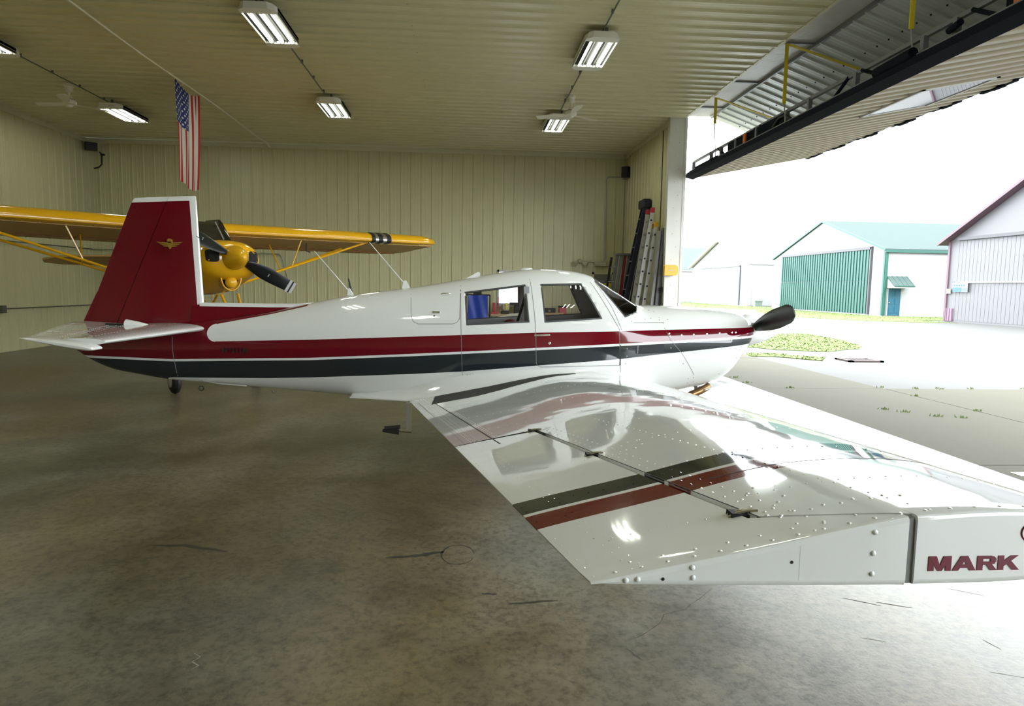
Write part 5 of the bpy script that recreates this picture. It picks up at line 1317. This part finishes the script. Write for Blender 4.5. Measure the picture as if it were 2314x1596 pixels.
# wing: constant chord 1.6, rounded tips, leading edge at x=0
def cubwing(sd):
    N = 26; SP = 4.68; rings = []; sec = [(0, .02), (.01, .055), (.04, .085), (.1, .115), (.2, .135), (.35, .135), (.6, .09), (.85, .035), (1, 0)]
    low = [(1, -.004), (.8, .0), (.5, .0), (.25, -.004), (.1, -.012), (.03, -.008), (.005, .0)]
    for i in range(N+1):
        s_ = i/N; y = .30+(SP-.30)*(1-(1-s_)**1.5) if False else .30+(SP-.30)*s_
        tipk = max(0, (s_-.84)/.16); k_ = math.sqrt(max(.02, 1-tipk**2.4)); c = 1.6*(.25+.75*k_) if tipk > 0 else 1.6
        xle = -.02-(1.6-c)*.30; zz = HW_+.03*s_*SP*.35+(.02*tipk)
        th = 1.0 if tipk == 0 else max(.18, k_)
        rings.append([lv(xle-c*u, sd*y, zz+h_*1.6*th*.95-c*u*.10) for u, h_ in sec]+[lv(xle-c*u, sd*y, zz+h_*1.6*th-c*u*.10) for u, h_ in low])
    w_ = MB().loft(rings).build('wing', m_yellow, CP, smooth='auto', **L)
    # fabric underside
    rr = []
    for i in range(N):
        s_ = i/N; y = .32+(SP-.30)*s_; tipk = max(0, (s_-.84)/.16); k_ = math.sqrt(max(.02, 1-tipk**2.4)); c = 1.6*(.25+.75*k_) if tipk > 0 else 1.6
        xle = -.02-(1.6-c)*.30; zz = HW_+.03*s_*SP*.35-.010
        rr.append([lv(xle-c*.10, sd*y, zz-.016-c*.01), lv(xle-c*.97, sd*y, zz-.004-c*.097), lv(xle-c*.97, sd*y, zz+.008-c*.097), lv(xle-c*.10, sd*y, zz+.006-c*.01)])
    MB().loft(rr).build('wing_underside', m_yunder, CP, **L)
    mb = MB()
    for i in range(13): mb.box((-.85, sd*(.55+i*.30), HW_+.0105*(.33*i)-.014-.085), (1.45, .012, .006), Matrix.Rotation(-math.atan(.10), 3, 'Y'))
    mb.build('rib_tape', m_yunder, CP, kind='stuff', **L)
    MB().box((-1.22, sd*3.3, HW_+.01-.125), (.02, 1.9, .03)).box((-1.22, sd*1.3, HW_-.125), (.02, 1.9, .03)).build('aileron_slot', mat('slot_brown', (.25, .10, .01), .6), CP, **L)
    # lift struts, both to the lower longeron
    zf = 1.52
    a, b = lv(-.25, sd*.36, zf), lv(-.22, sd*3.0, HW_-.0); a2, b2 = lv(-1.05, sd*.36, zf), lv(-.98, sd*2.9, HW_-.09)
    for p, q in ((a, b), (lv(-.28, sd*.36, zf-.02), b2)): MB().tube([p, q], .019, 8).build('lift_strut', m_yellow, CP, smooth='auto', **L)
    m1_, m2_ = a.lerp(b, .45), lv(-.28, sd*.36, zf-.02).lerp(b2, .45)
    MB().tube([m1_, lv(-.25, sd*1.75, HW_-.0)], .012, 6).build('jury_strut', m_yellow, CP, **L)
    MB().tube([m2_, lv(-.95, sd*1.45, HW_-.09)], .012, 6).build('jury_strut', m_yellow, CP, **L)
    MB().tube([m1_, m2_], .008, 6).build('jury_strut', m_yellow, CP, **L)
cubwing(1); cubwing(-1)
MB().prism([(.02, 3.88), (-.30, 3.88), (-.30, 4.22), (.02, 4.22)], HW_+.03, HW_+.04, 'z') if False else None
# chrome/black band near the left wing tip
rr = []
def le_ring(y, e=.006):
    sec = [(.16, .128), (.1, .115), (.04, .085), (.01, .055), (0, .02), (.005, .0), (.03, -.008), (.10, -.012)]
    zz = HW_+.03*((y-.3)/4.3)*4.6*.35; return [lv(-.02-1.6*u+(e if u < .05 else 0), y, zz+h_*1.6*.95-1.6*u*.10+(e if h_ > 0.02 else -e)) for u, h_ in sec]
for y0, y1, m_ in ((3.02, 3.10, m_black), (3.10, 3.16, m_chrome), (3.16, 3.26, m_black), (3.26, 3.34, m_chrome), (3.34, 3.44, m_black)):
    MB().loft([le_ring(y0), le_ring(y1)], caps=False, closed=False).build('landing_light', m_, CP, smooth=True, **L)
MB().tube([lv(-.5, 1.95, HW_), lv(-.5, 1.95, HW_-.20), lv(-.45, 2.0, HW_-.22)], .01, 6).build('pitot_mast', m_black, CP, **L)
# fuselage
secs = [(1.28, .10, 2.12, .10, 2.02), (1.22, .30, 2.33, .30, 1.80), (1.10, .41, 2.40, .0, 1.70), (.85, .45, 2.43, 0, 1.62), (.45, .38, 2.22, 0, 1.50), (.15, .34, 2.30, 0, 1.45), (-.6, .32, 2.42, 0, 1.42), (-1.4, .31, 2.38, 0, 1.45), (-3.0, .18, 2.22, 0, 1.68), (-4.6, .04, 2.06, 0, 1.92)]
def box_ring(x, hw, zt, _, zb, n=2.6, k_=28):
    zc = (zt+zb)/2; hh = (zt-zb)/2
    return [lv(x, hw*math.copysign(abs(math.cos(a))**(2/n), math.cos(a)), zc+hh*math.copysign(abs(math.sin(a))**(2/n), math.sin(a))) for a in [2*PI*(j+.5)/k_ for j in range(k_)]]
MB().loft([box_ring(x, hw, zt, 0, zb, 3.2) for x, hw, zt, _, zb in secs[4:]]).build('fuselage', m_yellow, CP, smooth='auto', **L)
# cowling: wide oval nose with cheeks, two intakes and a chin scoop
CWL = ((.46, .40, 2.27, 1.48, 3.0), (.75, .44, 2.26, 1.54, 2.6), (1.0, .45, 2.25, 1.62, 2.4), (1.15, .43, 2.235, 1.67, 2.3), (1.24, .39, 2.21, 1.71, 2.2), (1.30, .33, 2.18, 1.76, 2.1), (1.335, .25, 2.14, 1.82, 2.0), (1.345, .16, 2.09, 1.88, 2.0))
cw = []
for x, hw, zt, zb, n in CWL: cw.append(box_ring(x, hw, zt, 0, zb, n, 40))
MB().loft(cw).build('cowling', m_yellow, CP, smooth='auto', **L)
PZ = 1.99
def cowl_x(y, z):
    prev = None
    for x, hw, zt, zb, n in reversed(CWL):
        q = (abs(y)/hw)**n+(abs(z-(zt+zb)/2)/((zt-zb)/2))**n
        if q <= 1:
            if prev is None: return x
            return prev[0]+(x-prev[0])*(prev[1]-1)/max(1e-6, prev[1]-q)
        prev = (x, q)
    return .9
for s_ in (-1, 1):
    rg = [(s_*.285+.082*math.copysign(abs(math.cos(a))**.5, math.cos(a)), PZ+.02+.085*math.copysign(abs(math.sin(a))**.5, math.sin(a))) for a in [2*PI*k_/24 for k_ in range(24)]]
    mid = [((y-s_*.285)*.5+s_*.285, (z-PZ-.02)*.5+PZ+.02) for y, z in rg]
    MB().loft([[lv(cowl_x(y, z)-.05, y, z) for y, z in rg], [lv(cowl_x(y, z)+.006, y, z) for y, z in rg], [lv(cowl_x(y, z)+.007, y, z) for y, z in mid]]).build('air_intake', m_gap, CP, **L)
# chin scoop: U shaped lip with round canister inside
lip = [lv(1.20-.03*math.cos(a)*0, .14*math.cos(a), 1.70+.19*math.sin(a)*(1 if math.sin(a) < 0 else .2)) for a in [PI+PI*k_/14 for k_ in range(15)]]
MB().tube([lv(1.17, .14, 1.76)]+[lv(1.20, -.14*math.cos(PI*k_/14)*-1*1, 1.72-.19*math.sin(PI*k_/14)) for k_ in range(15)]+[lv(1.17, -.14, 1.76)], .012, 6).build('scoop_lip', m_yellow, CP, smooth=True, **L)
MB().loft([[lv(x, .13*w_*math.cos(a), 1.72-.18*w_*max(0, math.sin(a))+.06*max(0, -math.sin(a))) for a in [2*PI*k_/20 for k_ in range(20)]] for x, w_ in ((1.16, 1), (.7, .8), (.4, .4))]).build('chin_scoop', m_yellow, CP, smooth='auto', **L)
MB().loft([[lv(1.165, .12*math.cos(a), 1.72-.165*max(0, math.sin(a))+.05*max(0, -math.sin(a))) for a in [2*PI*k_/20 for k_ in range(20)]]]*2).build('scoop_mouth', m_gap, CP, **L)
MB().sphere((1.20, 0, 1.645), .07, .085, .085).build('filter_ball', m_yellow, CP, smooth=True, **L)
MB().lathe((1.335, 0, PZ), [(0, .17), (.02, .172), (.08, .165), (.16, .14), (.24, .105), (.30, .07), (.34, .035), (.352, .004)], (1, 0, 0), 28).build('spinner', m_yellow, CP, smooth='auto', **L)
fwd = Vector((1, 0, 0)); up = Vector((0, 0, 1)); sv = fwd.cross(up)
# blades: the right hand one in the view points down and right
AB = math.radians(180+27)
for a_ in (AB, AB-PI):
    prop_blade(lv(1.42, 0, PZ), a_, .92, 'propeller_blade', CP, m_prop, root=.14, chord=.225, twist=.6, square=True, local=True, fwd=fwd)
    u = sv*math.cos(a_)+up*math.sin(a_); v0 = fwd.cross(u).normalized()
    for r0, r1, m_ in ((.82, .86, m_gwall), (.86, .885, m_black), (.885, .925, m_gwall)):
        cd = v0*math.cos(.24)+fwd*math.sin(.24); th = cd.cross(u)
        hw_ = lambda r_: .086-.10*(r_-.82)
        MB().loft([[lv(1.42, 0, PZ)+u*r_+cd*sx_*hw_(r_)*1.12+th*sy_*.017 for sx_, sy_ in ((-1, -1), (1, -1), (1, 1), (-1, 1))] for r_ in (r0, r1)]).build('tip_band', m_, CP, **L)
    MB().loft([[lv(1.42, 0, PZ)+u*r_+(v0*.9+fwd*.4).normalized()*sx_*.02+(fwd*.9-v0*.4).normalized()*.022 for sx_ in (-1, 1)]+[lv(1.42, 0, PZ)+u*r_+(v0*.9+fwd*.4).normalized()*sx_*.02 for sx_ in (1, -1)] for r_ in (.50, .512)]).build('blade_decal', m_gwall, CP, **L)
# windshield and cabin roof
MB().loft([[lv(.10, -.36, 2.44), lv(.10, .36, 2.44)], [lv(-.02, -.36, 2.55), lv(-.02, .36, 2.55)]]) if False else None
MB().prism([(.46, 2.24), (.10, 2.53), (-.02, 2.58), (-.60, 2.60), (-.60, 2.2), (.4, 2.2)], -.27, .27, 'y').build('windshield', m_dkglass, CP, smooth=False, bevel=.05, **L)
for y in (-.2, .2): MB().tube([lv(.42, y*.9, 2.30), lv(.02, y, 2.58)], .012, 6).build('windshield_tube', m_cabin, CP, **L)
# undercarriage: V legs and wheels
for s_ in (-1, 1):
    w_ = lv(.50, s_*.60, .20)
    MB().tube([lv(.62, s_*.30, 1.48), w_], .024, 8).build('gear_leg', m_yellow, CP, smooth='auto', **L)
    MB().tube([lv(-.15, s_*.32, 1.45), w_], .022, 8).build('gear_leg', m_yellow, CP, smooth='auto', **L)
    MB().tube([lv(.25, s_*.04, 1.22), w_+lv(0, -s_*.08, .03)], .018, 8).build('shock_strut', m_yellow, CP, smooth='auto', **L)
    MB().tube([lv(.62, 0, 1.46), lv(.25, 0, 1.22), lv(-.15, 0, 1.44)], .018, 6).build('cabane', m_yellow, CP, **L)
    wh_ = MB().lathe((.50, s_*.60-.06, .18), [(.0, .085), (.0, .13), (.02, .165), (.06, .18), (.10, .165), (.12, .13), (.12, .085)], (0, 1, 0), 24).build('wheel', m_black, CP, smooth='auto', **L)
    MB().lathe((.50, s_*.60-.066, .18), [(.0, .03), (.0, .085), (.012, .085), (.12, .085), (.132, .085), (.132, .03)], (0, 1, 0), 20).build('rim', m_tail, wh_, smooth='auto', **L)
    MB().tube([lv(.50, s_*.60, .32), lv(.36, s_*.5, .42)], .025, 8).build('brake_caliper', m_black, CP, **L)
# tail surfaces
for s_ in (-1, 1):
    pts = [(-4.0, .03), (-4.05, .5), (-4.15, 1.0), (-4.35, 1.32), (-4.6, 1.46), (-4.85, 1.40), (-5.0, 1.1), (-5.0, .4), (-4.9, .03)]
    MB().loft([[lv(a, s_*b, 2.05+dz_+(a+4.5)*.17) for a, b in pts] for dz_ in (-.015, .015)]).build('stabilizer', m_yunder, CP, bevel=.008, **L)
MB().prism([(-4.1, 2.05), (-4.35, 2.45), (-4.7, 2.72), (-5.0, 2.70), (-5.2, 2.4), (-5.2, 1.95), (-4.6, 1.9)], -.02, .02).build('tail_fin', m_yellow, CP, bevel=.01, **L)
MB().tube([lv(-4.45, 0, 1.92), lv(-4.7, 0, .19)], .02, 8).build('tail_stand', m_black, CP, **L)
MB().lathe((-4.7, -.04, .11), [(0, .05), (0, .11), (.08, .11), (.08, .05)], (0, 1, 0), 16).build('tail_wheel', m_black, CP, **L)
